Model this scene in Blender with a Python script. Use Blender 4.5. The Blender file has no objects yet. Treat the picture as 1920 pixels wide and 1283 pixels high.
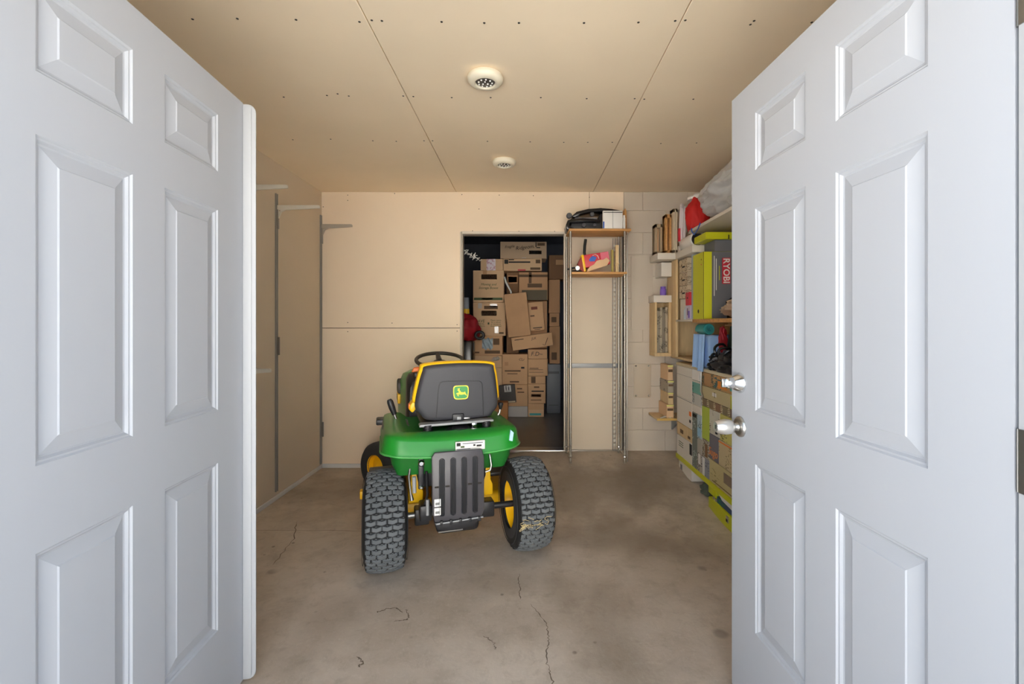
import bpy, bmesh, math, random
from mathutils import Vector, Matrix, noise
random.seed(7)
sc = bpy.context.scene
COL = sc.collection
PI = math.pi

# ------------------------------------------------------------------ camera, sky, sun, exposure
cam_d = bpy.data.cameras.new('camera'); cam = bpy.data.objects.new('camera', cam_d); COL.objects.link(cam)
cam.location = (0, 0, 1.27); cam.rotation_euler = (PI/2, 0, 0)
cam_d.sensor_width = 36; cam_d.lens = 860/1920*36
cam_d.shift_x = -24/1920; cam_d.shift_y = -32.5/1920; cam_d.clip_start = 0.02
sc.camera = cam
world = bpy.data.worlds.new('sky'); sc.world = world; world.use_nodes = True
wb = world.node_tree.nodes['Background']
wb.inputs[0].default_value = (0.62, 0.78, 1.0, 1); wb.inputs[1].default_value = 1.25
sun_d = bpy.data.lights.new('sun', 'SUN'); sun_d.energy = 24.0; sun_d.angle = 0.01; sun_d.color = (1, .975, .94)
sun = bpy.data.objects.new('sun', sun_d); COL.objects.link(sun); sun.location = (0, 6, 9)
sun.rotation_euler = (math.radians(-32), 0, math.radians(12))      # behind the building, falling on the driveway
sc.view_settings.view_transform = 'Standard'; sc.view_settings.look = 'None'
sc.view_settings.gamma = 1; sc.view_settings.use_curve_mapping = False
sc.view_settings.exposure = 0.85
sc.cycles.max_bounces = 14; sc.cycles.diffuse_bounces = 10; sc.cycles.glossy_bounces = 4

# ------------------------------------------------------------------ materials
MATS = {}
def srgb(r, g, b):
    f = lambda c: (c/255/12.92 if c/255 <= .04045 else ((c/255+.055)/1.055)**2.4)
    return (f(r), f(g), f(b), 1)
def mat(name, col, rough=.6, metal=0, var=.0, vscale=8, bump=0, bscale=60, trans=0, spec=.5, stretch=(1, 1, 1), coat=0):
    if name in MATS: return MATS[name]
    m = bpy.data.materials.new(name); m.use_nodes = True; nt = m.node_tree; b = nt.nodes['Principled BSDF']
    c = srgb(*col); b.inputs['Base Color'].default_value = c
    b.inputs['Roughness'].default_value = rough; b.inputs['Metallic'].default_value = metal
    b.inputs['Specular IOR Level'].default_value = spec
    if coat: b.inputs['Coat Weight'].default_value = coat
    if trans: b.inputs['Transmission Weight'].default_value = trans
    tc = mp = None
    if var or bump:
        tc = nt.nodes.new('ShaderNodeTexCoord'); mp = nt.nodes.new('ShaderNodeMapping'); mp.inputs['Scale'].default_value = stretch
        nt.links.new(tc.outputs['Object'], mp.inputs[0])
    if var:
        n = nt.nodes.new('ShaderNodeTexNoise'); n.inputs['Scale'].default_value = vscale; n.inputs['Detail'].default_value = 5
        nt.links.new(mp.outputs[0], n.inputs['Vector'])
        r = nt.nodes.new('ShaderNodeValToRGB'); r.color_ramp.elements[0].position = .3; r.color_ramp.elements[1].position = .7
        r.color_ramp.elements[0].color = (*[x*(1-var) for x in c[:3]], 1); r.color_ramp.elements[1].color = (*[min(1, x*(1+var)) for x in c[:3]], 1)
        nt.links.new(n.outputs[0], r.inputs[0]); nt.links.new(r.outputs[0], b.inputs['Base Color'])
    if bump:
        n2 = nt.nodes.new('ShaderNodeTexNoise'); n2.inputs['Scale'].default_value = bscale; n2.inputs['Detail'].default_value = 3
        nt.links.new(mp.outputs[0], n2.inputs['Vector'])
        bp = nt.nodes.new('ShaderNodeBump'); bp.inputs['Strength'].default_value = bump; bp.inputs['Distance'].default_value = .004
        nt.links.new(n2.outputs[0], bp.inputs['Height']); nt.links.new(bp.outputs[0], b.inputs['Normal'])
    MATS[name] = m; return m
def printed(name, col, ink, scale=14, rough=.55, thr=.56):
    """packaging print: blocks of small ink marks on a plain ground"""
    if name in MATS: return MATS[name]
    m = mat(name, col, rough); nt = m.node_tree; b = nt.nodes['Principled BSDF']
    tc = nt.nodes.new('ShaderNodeTexCoord')
    mp = nt.nodes.new('ShaderNodeMapping'); mp.inputs['Scale'].default_value = (2.2, 2.2, 9); nt.links.new(tc.outputs['Object'], mp.inputs[0])
    n = nt.nodes.new('ShaderNodeTexNoise'); n.inputs['Scale'].default_value = scale; n.inputs['Detail'].default_value = 2; nt.links.new(mp.outputs[0], n.inputs['Vector'])
    v = nt.nodes.new('ShaderNodeTexVoronoi'); v.inputs['Scale'].default_value = scale*.75; v.distance = 'CHEBYCHEV'; nt.links.new(tc.outputs['Object'], v.inputs['Vector'])
    g = nt.nodes.new('ShaderNodeMath'); g.operation = 'GREATER_THAN'; g.inputs[1].default_value = thr; nt.links.new(n.outputs[0], g.inputs[0])
    sep = nt.nodes.new('ShaderNodeSeparateColor'); nt.links.new(v.outputs['Color'], sep.inputs[0])
    g2 = nt.nodes.new('ShaderNodeMath'); g2.operation = 'GREATER_THAN'; g2.inputs[1].default_value = .55; nt.links.new(sep.outputs[0], g2.inputs[0])
    mu = nt.nodes.new('ShaderNodeMath'); mu.operation = 'MULTIPLY'; nt.links.new(g.outputs[0], mu.inputs[0]); nt.links.new(g2.outputs[0], mu.inputs[1])
    mx = nt.nodes.new('ShaderNodeMix'); mx.data_type = 'RGBA'; mx.inputs['A'].default_value = srgb(*col); mx.inputs['B'].default_value = srgb(*ink)
    nt.links.new(mu.outputs[0], mx.inputs['Factor']); nt.links.new(mx.outputs['Result'], b.inputs['Base Color'])
    return m
M_ceil = mat('drywall_ceiling', (244, 226, 198), .9, var=.035, vscale=1.7, bump=.05, bscale=150)
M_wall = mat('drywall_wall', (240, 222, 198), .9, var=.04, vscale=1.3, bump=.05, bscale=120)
M_wallL_shaded = mat('drywall_left_shaded', (205, 190, 168), .9, var=.04, vscale=1.1, bump=.05, bscale=120)  # same drywall, darker: the left wall's shade is put into its colour
M_block = mat('painted_block', (204, 193, 178), .85, var=.05, vscale=3, bump=.25, bscale=90)
M_white = mat('white_trim', (212, 212, 211), .45)
M_door = mat('white_door', (175, 178, 184), .55, spec=.35, var=.02, vscale=2.5, bump=.03, bscale=40, stretch=(1, 1, .2))
M_dark = mat('dark_gap', (40, 34, 28), .9)
M_screw = mat('screw_black', (52, 44, 36), .6)
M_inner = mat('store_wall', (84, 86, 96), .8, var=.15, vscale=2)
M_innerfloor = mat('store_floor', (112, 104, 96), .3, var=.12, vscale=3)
M_card = mat('cardboard', (214, 172, 130), .8, var=.05, vscale=3)
M_card2 = mat('cardboard_pale', (222, 186, 146), .8, var=.05, vscale=3)
M_card3 = mat('cardboard_brown', (196, 152, 112), .8, var=.06, vscale=3)
M_cardd = mat('cardboard_edge', (136, 102, 74), .85)
M_steel = mat('brushed_steel', (196, 194, 190), .28, metal=1)
M_chrome = mat('chrome', (225, 225, 225), .12, metal=1)
M_galv = mat('galvanised', (150, 148, 145), .4, metal=1)
M_zinc = mat('grey_painted_steel', (150, 152, 154), .5, metal=.2)
M_bracket = mat('bracket_paint', (205, 200, 186), .5)
M_wood = mat('pine_board', (204, 152, 92), .6, var=.18, vscale=6, stretch=(1, 8, 8))
M_woodp = mat('pale_wood', (214, 186, 140), .65, var=.1, vscale=6, stretch=(6, 6, 1))
M_black = mat('black_plastic', (34, 34, 37), .42, bump=.08, bscale=300)
M_blackg = mat('black_gloss', (24, 24, 27), .22)
M_seatb = mat('seat_shell', (58, 58, 63), .5, bump=.25, bscale=350)
M_plate = mat('rear_plate_black', (70, 68, 72), .38, bump=.05, bscale=200)
M_rubber = mat('tyre_rubber', (92, 96, 99), .7, var=.14, vscale=14); M_groove_shaded = mat('tyre_groove_shaded', (26, 26, 27), .8)  # dusty worn tread tops; groove black also has shade painted in
M_rubbers = mat('tyre_sidewall', (48, 49, 51), .7)
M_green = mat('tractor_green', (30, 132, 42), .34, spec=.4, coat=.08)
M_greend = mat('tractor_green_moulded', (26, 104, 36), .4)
M_yellow = mat('tractor_yellow', (250, 196, 20), .38)
M_orange = mat('orange_plastic', (240, 120, 30), .4)
M_lime = mat('lime_plastic', (206, 208, 30), .42)
M_limed = mat('lime_print', (188, 190, 40), .5)
M_greyp = mat('grey_print', (110, 112, 118), .5)
M_red = mat('red_cloth', (196, 28, 26), .7)
M_redd = mat('dark_red_nylon', (160, 14, 32), .6)
M_redb = mat('red_carton', (206, 50, 66), .5)
M_pink = mat('pink_carton', (222, 108, 128), .5)
M_blue = mat('blue_print', (40, 96, 190), .5)
M_bluec = mat('light_blue_cloth', (150, 184, 228), .85, var=.06, vscale=10)
M_teal = mat('teal_plastic', (60, 160, 158), .45)
M_greenbin = mat('dark_green_bin', (46, 74, 60), .5)
M_paleyel = mat('pale_yellow', (222, 218, 130), .5)
M_tan = mat('tan_fabric', (190, 164, 138), .9, var=.08, vscale=6)
M_paper = mat('white_paper', (232, 230, 226), .6)
M_whitebox = mat('white_carton', (222, 216, 206), .6)
M_silverbag = mat('translucent_bag', (196, 198, 200), .28, spec=.6)
M_purple = mat('purple_jar', (130, 96, 200), .4)
M_ink = mat('black_ink', (30, 28, 26), .7)
M_inkg = mat('green_ink', (74, 92, 58), .7)
M_inkb = mat('brown_ink', (104, 78, 54), .7)
M_plasticclear = mat('packing_tape', (206, 196, 186), .15, spec=.9)
M_darkfoil = mat('dark_foil', (46, 36, 30), .4)
M_straw = mat('dry_grass', (196, 178, 130), .9)
M_ground = mat('driveway', (214, 210, 203), .9, var=.06, vscale=1)

# ------------------------------------------------------------------ mesh helpers
class MB:
    def __init__(s): s.v = []; s.f = []
    def add(s, vs, fs):
        o = len(s.v); s.v += [tuple(v) for v in vs]; s.f += [tuple(i+o for i in f) for f in fs]; return s
    def box(s, x0, x1, y0, y1, z0, z1, M=None):
        vs = [Vector(p) for p in ((x0,y0,z0),(x1,y0,z0),(x1,y1,z0),(x0,y1,z0),(x0,y0,z1),(x1,y0,z1),(x1,y1,z1),(x0,y1,z1))]
        if M: vs = [M @ v for v in vs]
        return s.add(vs, [(0,3,2,1),(4,5,6,7),(0,1,5,4),(1,2,6,5),(2,3,7,6),(3,0,4,7)])
    def prism(s, pts, axis, a, b):
        """2-D outline pts extruded along axis from a to b"""
        n = len(pts)
        def P(p, t):
            return (t, p[0], p[1]) if axis == 'x' else (p[0], t, p[1]) if axis == 'y' else (p[0], p[1], t)
        vs = [P(p, a) for p in pts] + [P(p, b) for p in pts]
        return s.add(vs, [tuple(range(n))[::-1], tuple(range(n, 2*n))] + [(i, (i+1) % n, n+(i+1) % n, n+i) for i in range(n)])
    def tube(s, pts, r, n=10, caps=True, closed=False):
        pts = [Vector(p) for p in pts]; k = len(pts); rings = []
        rr = r if isinstance(r, (list, tuple)) else [r]*k
        up = None
        for i, p in enumerate(pts):
            if closed: t = pts[(i+1) % k]-pts[i-1]
            else: t = pts[min(i+1, k-1)]-pts[max(i-1, 0)]
            t.normalize()
            if up is None: up = t.orthogonal().normalized()
            else:
                up = up - t*up.dot(t)
                up = up.normalized() if up.length > 1e-6 else t.orthogonal().normalized()
            w = t.cross(up)
            rings.append([p + (up*math.cos(a)+w*math.sin(a))*rr[i] for a in [2*PI*j/n for j in range(n)]])
        fs = []
        for i in range(k if closed else k-1):
            a = i*n; b = ((i+1) % k)*n
            for j in range(n): fs.append((a+j, a+(j+1) % n, b+(j+1) % n, b+j))
        if caps and not closed: fs += [tuple(range(n))[::-1], tuple(range((k-1)*n, k*n))]
        return s.add([v for r_ in rings for v in r_], fs)
    def lathe(s, prof, n=32, M=None, closed=False, caps=True):
        """prof: (radius, height) around z"""
        M = M or Matrix.Identity(4); k = len(prof); vs = []
        for r, h in prof:
            for j in range(n):
                a = 2*PI*j/n; vs.append(M @ Vector((r*math.cos(a), r*math.sin(a), h)))
        fs = []
        for i in range(k if closed else k-1):
            a = i*n; b = ((i+1) % k)*n
            for j in range(n): fs.append((a+j, a+(j+1) % n, b+(j+1) % n, b+j))
        if not closed and caps:
            if prof[0][0] > 1e-6: fs.append(tuple(range(n))[::-1])
            if prof[-1][0] > 1e-6: fs.append(tuple(range((k-1)*n, k*n)))
        return s.add(vs, fs)
    def grid(s, fn, nu, nv):
        vs = [fn(i/nu, j/nv) for i in range(nu+1) for j in range(nv+1)]
        return s.add(vs, [(i*(nv+1)+j, (i+1)*(nv+1)+j, (i+1)*(nv+1)+j+1, i*(nv+1)+j+1) for i in range(nu) for j in range(nv)])
    def mesh(s, name, m, bevel=0, seg=2, smooth=False):
        me = bpy.data.meshes.new(name); bm = bmesh.new()
        vs = [bm.verts.new(v) for v in s.v]
        for f in s.f:
            try: bm.faces.new([vs[i] for i in f])
            except ValueError: pass
        bmesh.ops.remove_doubles(bm, verts=bm.verts, dist=1e-6)
        bmesh.ops.recalc_face_normals(bm, faces=bm.faces)
        if bevel:
            es = [e for e in bm.edges if len(e.link_faces) == 2 and e.calc_face_angle(0) > .5]
            bmesh.ops.bevel(bm, geom=es, offset=bevel, segments=seg, profile=.5, affect='EDGES', clamp_overlap=True)
        for f in bm.faces: f.smooth = smooth or bool(bevel)
        bm.to_mesh(me); bm.free()
        me.materials.append(m)
        if smooth or bevel:
            try: me.set_sharp_from_angle(angle=math.radians(42))
            except Exception: pass
        return me
    def build(s, name, m, parent=None, bevel=0, seg=2, smooth=False):
        return link(name, s.mesh(name, m, bevel, seg, smooth), parent)
def link(name, me, parent=None):
    o = bpy.data.objects.new(name, me); COL.objects.link(o)
    if parent is not None: o.parent = parent
    return o
def tag(o, label, cat, group=None):
    o['label'] = label; o['category'] = cat
    if group: o['group'] = group
    return o
def struct(o, label=None):
    o['kind'] = 'structure'
    if label: o['label'] = label
    return o
def thing(name, label, cat, loc=(0, 0, 0), rz=0, group=None, rot=None):
    o = bpy.data.objects.new(name, None); COL.objects.link(o); o.location = loc; o.empty_display_size = .05
    o.rotation_euler = rot or (0, 0, rz)
    return tag(o, label, cat, group)
def copy_tree(o, parent=None):
    c = o.copy(); COL.objects.link(c)
    if parent is not None: c.parent = parent
    for ch in list(o.children): copy_tree(ch, c)
    return c
def text(name, s, size, m, parent, M, ext=.0006, shear=0, bold=0, align='CENTER', sx=1):
    cu = bpy.data.curves.new('t', 'FONT'); cu.body = s; cu.size = size; cu.extrude = ext; cu.align_x = align; cu.align_y = 'CENTER'
    cu.shear = shear; cu.offset = bold; cu.resolution_u = 3
    t = bpy.data.objects.new('t', cu); COL.objects.link(t)
    dg = bpy.context.evaluated_depsgraph_get(); dg.update()
    me = bpy.data.meshes.new_from_object(t.evaluated_get(dg))
    bpy.data.objects.remove(t); bpy.data.curves.remove(cu)
    me.transform(M @ Matrix.Diagonal((sx, 1, 1, 1))); me.materials.clear(); me.materials.append(m); me.name = name
    return link(name, me, parent)
def T(x, y, z): return Matrix.Translation((x, y, z))
def RX(a): return Matrix.Rotation(a, 4, 'X')
def RY(a): return Matrix.Rotation(a, 4, 'Y')
def RZ(a): return Matrix.Rotation(a, 4, 'Z')
FACE_CAM = RX(PI/2)                      # text in xz-plane reading towards -y
FACE_AISLE = RZ(-PI/2) @ RX(PI/2)        # text on a face that looks towards -x
def rrect(x0, x1, z0, z1, r, n=5):
    pts = []
    for cx, cz, a0 in ((x1-r, z0+r, -PI/2), (x1-r, z1-r, 0), (x0+r, z1-r, PI/2), (x0+r, z0+r, PI)):
        for i in range(n+1):
            a = a0+PI/2*i/n; pts.append((cx+r*math.cos(a), cz+r*math.sin(a)))
    return pts
def sstep(a, b, x):
    t = max(0, min(1, (x-a)/(b-a))); return t*t*(3-2*t)

# ------------------------------------------------------------------ room shell
XL, XR, YB, YF, ZC = -1.806, 1.85, 4.076, .72, 2.45
def fz(x, y):                              # the slab climbs gently towards the store room
    return .15*sstep(2.75, 4.076, y)*sstep(-.36, .0, x)
def floor_material():
    m = mat('concrete_floor', (150, 137, 120), .72); nt = m.node_tree; b = nt.nodes['Principled BSDF']; N = nt.nodes.new; Lk = nt.links.new
    geo = N('ShaderNodeNewGeometry'); pos = geo.outputs['Position']
    def nz(sc_, det, rough=.55, vec=None, dist=0):
        n = N('ShaderNodeTexNoise'); n.inputs['Scale'].default_value = sc_; n.inputs['Detail'].default_value = det; n.inputs['Roughness'].default_value = rough
        n.inputs['Distortion'].default_value = dist; Lk(vec or pos, n.inputs['Vector']); return n.outputs[0]
    def math_(op, a, b_=None):
        n = N('ShaderNodeMath'); n.operation = op
        for i, v in enumerate((a, b_)):
            if v is None: continue
            if isinstance(v, (int, float)): n.inputs[i].default_value = v
            else: Lk(v, n.inputs[i])
        return n.outputs[0]
    def ramp(f, p0, p1):
        n = N('ShaderNodeMapRange'); n.interpolation_type = 'SMOOTHSTEP'; n.inputs[1].default_value = p0; n.inputs[2].default_value = p1; Lk(f, n.inputs[0]); return n.outputs[0]
    def mix(f, A, B):
        n = N('ShaderNodeMix'); n.data_type = 'RGBA'; n.clamp_factor = True; Lk(f, n.inputs['Factor'])
        for k, v in (('A', A), ('B', B)):
            if isinstance(v, tuple): n.inputs[k].default_value = v
            else: Lk(v, n.inputs[k])
        return n.outputs['Result']
    c = mix(ramp(nz(1.1, 6), .32, .68), srgb(178, 164, 148), srgb(206, 193, 178))
    c = mix(math_('MULTIPLY', ramp(nz(5, 8, .65), .45, .75), .45), c, srgb(148, 135, 119))
    c = mix(math_('MULTIPLY', ramp(nz(13, 6, .7, None, .6), .48, .72), .38), c, srgb(150, 136, 120))
    c = mix(math_('MULTIPLY', ramp(nz(45, 4, .7), .5, .8), .35), c, srgb(216, 206, 192))
    v = N('ShaderNodeTexVoronoi'); v.inputs['Scale'].default_value = 3.3; v.inputs['Randomness'].default_value = 1; Lk(pos, v.inputs['Vector'])
    spot = math_('MULTIPLY', math_('SUBTRACT', 1, ramp(v.outputs['Distance'], .06, .13)), ramp(nz(2.3, 2), .48, .56))
    c = mix(math_('MULTIPLY', spot, .45), c, srgb(86, 76, 64))
    v2 = N('ShaderNodeTexVoronoi'); v2.inputs['Scale'].default_value = 11; Lk(pos, v2.inputs['Vector'])
    sp2 = math_('MULTIPLY', math_('SUBTRACT', 1, ramp(v2.outputs['Distance'], .05, .14)), ramp(nz(3.1, 2), .55, .62))
    c = mix(math_('MULTIPLY', sp2, .6), c, srgb(74, 64, 54))
    # old spill stains, broad darker patches far back, each with its own place
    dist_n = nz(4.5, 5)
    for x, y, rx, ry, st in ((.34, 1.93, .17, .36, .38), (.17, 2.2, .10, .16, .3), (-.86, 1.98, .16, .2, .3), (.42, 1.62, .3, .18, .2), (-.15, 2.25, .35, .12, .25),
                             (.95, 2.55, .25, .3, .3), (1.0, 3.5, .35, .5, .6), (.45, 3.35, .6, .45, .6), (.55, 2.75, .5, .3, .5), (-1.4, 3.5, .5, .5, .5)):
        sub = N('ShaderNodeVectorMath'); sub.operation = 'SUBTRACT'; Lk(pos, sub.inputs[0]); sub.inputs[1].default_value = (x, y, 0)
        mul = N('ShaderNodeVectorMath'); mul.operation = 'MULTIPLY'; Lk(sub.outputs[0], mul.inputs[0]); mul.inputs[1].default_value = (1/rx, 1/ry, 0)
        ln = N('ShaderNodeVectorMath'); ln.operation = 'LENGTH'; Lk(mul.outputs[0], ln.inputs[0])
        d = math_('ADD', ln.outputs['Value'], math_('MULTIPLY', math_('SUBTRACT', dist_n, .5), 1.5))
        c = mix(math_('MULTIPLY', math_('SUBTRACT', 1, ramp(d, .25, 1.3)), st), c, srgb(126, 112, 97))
    Lk(c, b.inputs['Base Color'])
    bp = N('ShaderNodeBump'); bp.inputs['Strength'].default_value = .35; bp.inputs['Distance'].default_value = .004
    Lk(nz(38, 6, .7), bp.inputs['Height']); Lk(bp.outputs[0], b.inputs['Normal'])
    rr = N('ShaderNodeMapRange'); rr.inputs[3].default_value = .5; rr.inputs[4].default_value = .85; Lk(nz(2.4, 4), rr.inputs[0]); Lk(rr.outputs[0], b.inputs['Roughness'])
    return m
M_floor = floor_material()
m = MB(); m.grid(lambda u, v: (XL-.02+(XR-XL+.04)*u, .5+(YB+.10-.5)*v, fz(XL+(XR-XL)*u, .5+(YB+.1-.5)*v)), 60, 60)
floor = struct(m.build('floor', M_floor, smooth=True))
def crack(pts, w):
    m = MB(); P = []
    for (x0, y0), (x1, y1) in zip(pts, pts[1:]):
        for i in range(8):
            t = i/8; P.append((x0+(x1-x0)*t+random.uniform(-.006, .006), y0+(y1-y0)*t+random.uniform(-.004, .004)))
    P.append(pts[-1]); vs = []
    for i, (x, y) in enumerate(P):
        a = P[min(i+1, len(P)-1)]; b = P[max(i-1, 0)]; d = Vector((a[0]-b[0], a[1]-b[1])).normalized(); ww = w*random.uniform(.3, 1)
        if i in (0, len(P)-1): ww = .0005
        vs += [(x-d.y*ww, y+d.x*ww, fz(x, y)+.0012), (x+d.y*ww, y-d.x*ww, fz(x, y)+.0012)]
    m.add(vs, [(2*i, 2*i+1, 2*i+3, 2*i+2) for i in range(len(P)-1)])
    return m.build('crack', M_crack, floor)
M_crack = mat('crack_dirt', (112, 99, 85), .9)
for pts, w in (([(-.027, 2.34), (-.028, 2.24), (-.02, 2.12)], .0028), ([(.03, 2.08), (.085, 1.96), (.098, 1.88), (.088, 1.8), (.082, 1.72), (.098, 1.66), (.1, 1.58)], .0026),
               ([(-1.47, 2.95), (-1.37, 2.72), (-1.33, 2.42)], .003), ([(-1.79, 2.83), (-1.2, 2.83), (-.85, 2.81)], .0022),
               ([(-.165, 1.87), (-.125, 1.83), (-.11, 1.79)], .0022), ([(-.655, 2.02), (-.62, 2.05), (-.57, 2.055), (-.54, 2.02)], .0035), ([(-.53, 2.04), (-.50, 2.0), (-.51, 1.97), (-.56, 1.96)], .0035),
               ([(-.64, 1.75), (-.6, 1.72), (-.62, 1.7)], .004)):
    crack(pts, w)
# ceiling: three 4 ft sheets with open joints
ceiling = struct(MB().box(XL-.05, XR+.05, YF-.1, YB+.05, ZC+.016, ZC+.12).build('ceiling', M_dark))
screw_me = MB().lathe([(.0052, 0), (.0046, -.0012), (0, -.0008)], 8).mesh('screw', M_screw)
sheets = []
for x0, x1 in ((XL-.02, -.613), (-.609, .605), (.609, XR+.02)):
    sheets.append(MB().box(x0, x1, YF-.05, YB+.02, ZC, ZC+.014).build('drywall_sheet', M_ceil, ceiling, bevel=.0015, seg=1))
def at_ceil(px, py): d = 860*(ZC-1.27)/(609-py); return ((px-984)*d/860, d)
for px, py in ((361, 36), (445, 35), (555, 37), (674, 41), (697, 38), (716, 39), (828, 41), (908, 43), (973, 43), (1095, 43), (1197, 42), (1266, 39), (1285, 38), (1407, 46), (1414, 39), (1522, 42),
               (532, 182), (613, 179), (633, 176), (654, 180), (756, 180), (775, 181), (847, 183), (920, 183), (1014, 183), (1100, 185), (1190, 185), (1208, 186), (1300, 186),
               (549, 262), (620, 261), (699, 264), (743, 265), (795, 264), (811, 264), (914, 265), (994, 266), (1057, 267), (1102, 267), (1148, 267), (1239, 269), (1306, 268)):
    x, y = at_ceil(px, py); s = sheets[0 if x < -.611 else 1 if x < .607 else 2]
    o = link('screw', screw_me, s); o.location = (x, y, ZC)
struct(MB().box(XL-.3, XR+.3, YF-.25, 8.2, 2.75, 2.9).build('roof', M_dark))
# back wall: drywall to the left and over the opening, painted block to the right
OX0, OX1, OZ = -.555, .83, 2.075          # store-room opening
wall_back = struct(MB().box(XL-.12, OX0-.02, YB+.014, YB+.11, -.05, ZC+.1).box(OX0-.02, OX1+.02, YB+.014, YB+.11, OZ+.02, ZC+.1).box(OX1+.02, XR+.1, YB+.014, YB+.11, -.05, ZC+.1).build('wall_back', M_dark))
wall_sheets = []
for x0, x1, z0, z1 in ((XL-.02, OX0-.012, 0, 1.238), (.574, .878, OZ+.012, ZC)):
    wall_sheets.append(MB().box(x0, x1, YB, YB+.014, z0, z1).build('drywall_sheet', M_wall, wall_back, bevel=.0015, seg=1))
wall_sheets.insert(1, MB().prism([(XL-.02, 1.242), (OX0-.012, 1.242), (OX0-.012, OZ+.014), (.572, OZ+.014), (.572, ZC), (XL-.02, ZC)], 'y', YB, YB+.014).build('drywall_sheet', M_wall, wall_back, bevel=.0015, seg=1))
for px, py in ((652, 366), (652, 376), (740, 363), (866, 365), (936, 366), (1000, 367), (1105, 370), (652, 605), (735, 606), (857, 609), (857, 621), (652, 622), (886, 433), (973, 434), (1040, 434), (606, 388), (898, 392)):
    x = (px-984)/211; z = 1.27+(609-py)/211
    o = link('screw', screw_me, wall_sheets[0 if z < 1.24 else 1 if x < .573 else 2]); o.location = (x, YB, z); o.rotation_euler = (-PI/2, 0, 0); o.scale = (.8, .8, .8)
bl = {}
for r in range(13):
    z0 = .14+r*.195; z1 = min(z0+.192, ZC)
    xs = [.85+(-.2 if r % 2 else 0)+i*.4 for i in range(5)]
    for x0 in xs:
        a = max(x0, .882); b = min(x0+.397, XR)
        if b-a < .03: continue
        k = (round(b-a, 3), round(z1-z0, 3))
        if k not in bl: bl[k] = MB().box(0, b-a, 0, .02, 0, z1-z0).mesh('wall_block', M_block, bevel=.003, seg=1)
        o = link('wall_block', bl[k], wall_back); o.location = (a, YB, z0)
struct(MB().box(.88, XR, YB+.004, YB+.03, .0, ZC).build('trim_1', mat('mortar_paint', (198, 187, 172), .9)))
wall_left = struct(MB().box(XL-.1, XL, YF-.1, YB+.05, -.05, ZC+.05).build('wall_left', M_wallL_shaded))
wall_right = struct(MB().box(XR, XR+.1, YF-.1, YB+.05, -.05, ZC+.05).build('wall_right', M_wall))
DX0, DX1, DZ = -.938, .776, 2.07
wall_front = struct(MB().box(XL-.4, DX0-.03, .56, YF, -.05, 2.75).box(DX1+.03, XR+.4, .56, YF, -.05, 2.75).box(DX0-.03, DX1+.03, .56, YF, DZ+.03, 2.75).build('wall_front', M_white))
jamb = MB().box(DX1, DX1+.029, .54, .7205, 0, DZ+.029).box(DX0-.029, DX0, .54, .7205, 0, DZ+.029).box(DX0+.0005, DX1-.0005, .541, .72, DZ, DZ+.028)
struct(jamb.build('trim_2', mat('jamb_white', (170, 172, 175), .5)))
struct(MB().box(XL, XL+.012, 1.8, YB, 0, .032).build('baseboard_left', M_white, bevel=.003))
struct(MB().box(XL+.012, OX0-.03, YB-.014, YB, 0, .036).build('baseboard_back', M_white, bevel=.003))
struct(MB().box(-14, 14, -16, .56, -.15, -.012).build('ground', M_ground))
struct(MB().box(-4.5, 4.5, -9.3, -9.0, -.1, 4.6).build('wall_bounce', mat('bounce_stucco', (240, 236, 228), .9)))  # unseen wall added behind the camera to bounce sunlight into the room
# store room behind
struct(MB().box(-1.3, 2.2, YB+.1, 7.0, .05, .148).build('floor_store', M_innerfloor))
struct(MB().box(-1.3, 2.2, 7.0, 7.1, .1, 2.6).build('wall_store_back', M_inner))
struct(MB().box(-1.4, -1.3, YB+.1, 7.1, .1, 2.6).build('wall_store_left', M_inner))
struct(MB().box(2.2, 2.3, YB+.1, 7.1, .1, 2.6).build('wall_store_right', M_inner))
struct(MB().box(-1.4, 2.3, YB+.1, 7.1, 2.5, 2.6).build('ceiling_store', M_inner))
# opening frame, sill and the sliding panel that closes its right side
fr = MB().box(OX0-.02, OX0, YB-.012, YB+.11, .0, OZ+.02).box(OX0, .36, YB-.012, YB+.11, OZ, OZ+.02).box(.345, .375, YB-.012, YB+.03, .14, OZ)
struct(fr.build('trim_3', mat('frame_cream', (214, 204, 190), .5), bevel=.003))
struct(MB().box(OX0, OX1, YB-.02, YB+.10, .135, .158).build('trim_4', M_steel, bevel=.003))
d3 = struct(MB().box(.375, .868, YB+.012, YB+.045, .158, OZ+.02).build('door_3', mat('sliding_panel', (206, 192, 172), .8, var=.05, vscale=2)))
MB().box(.38, .862, YB+.002, YB+.014, .885, .925).build('rail', M_zinc, d3, bevel=.002)

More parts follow.
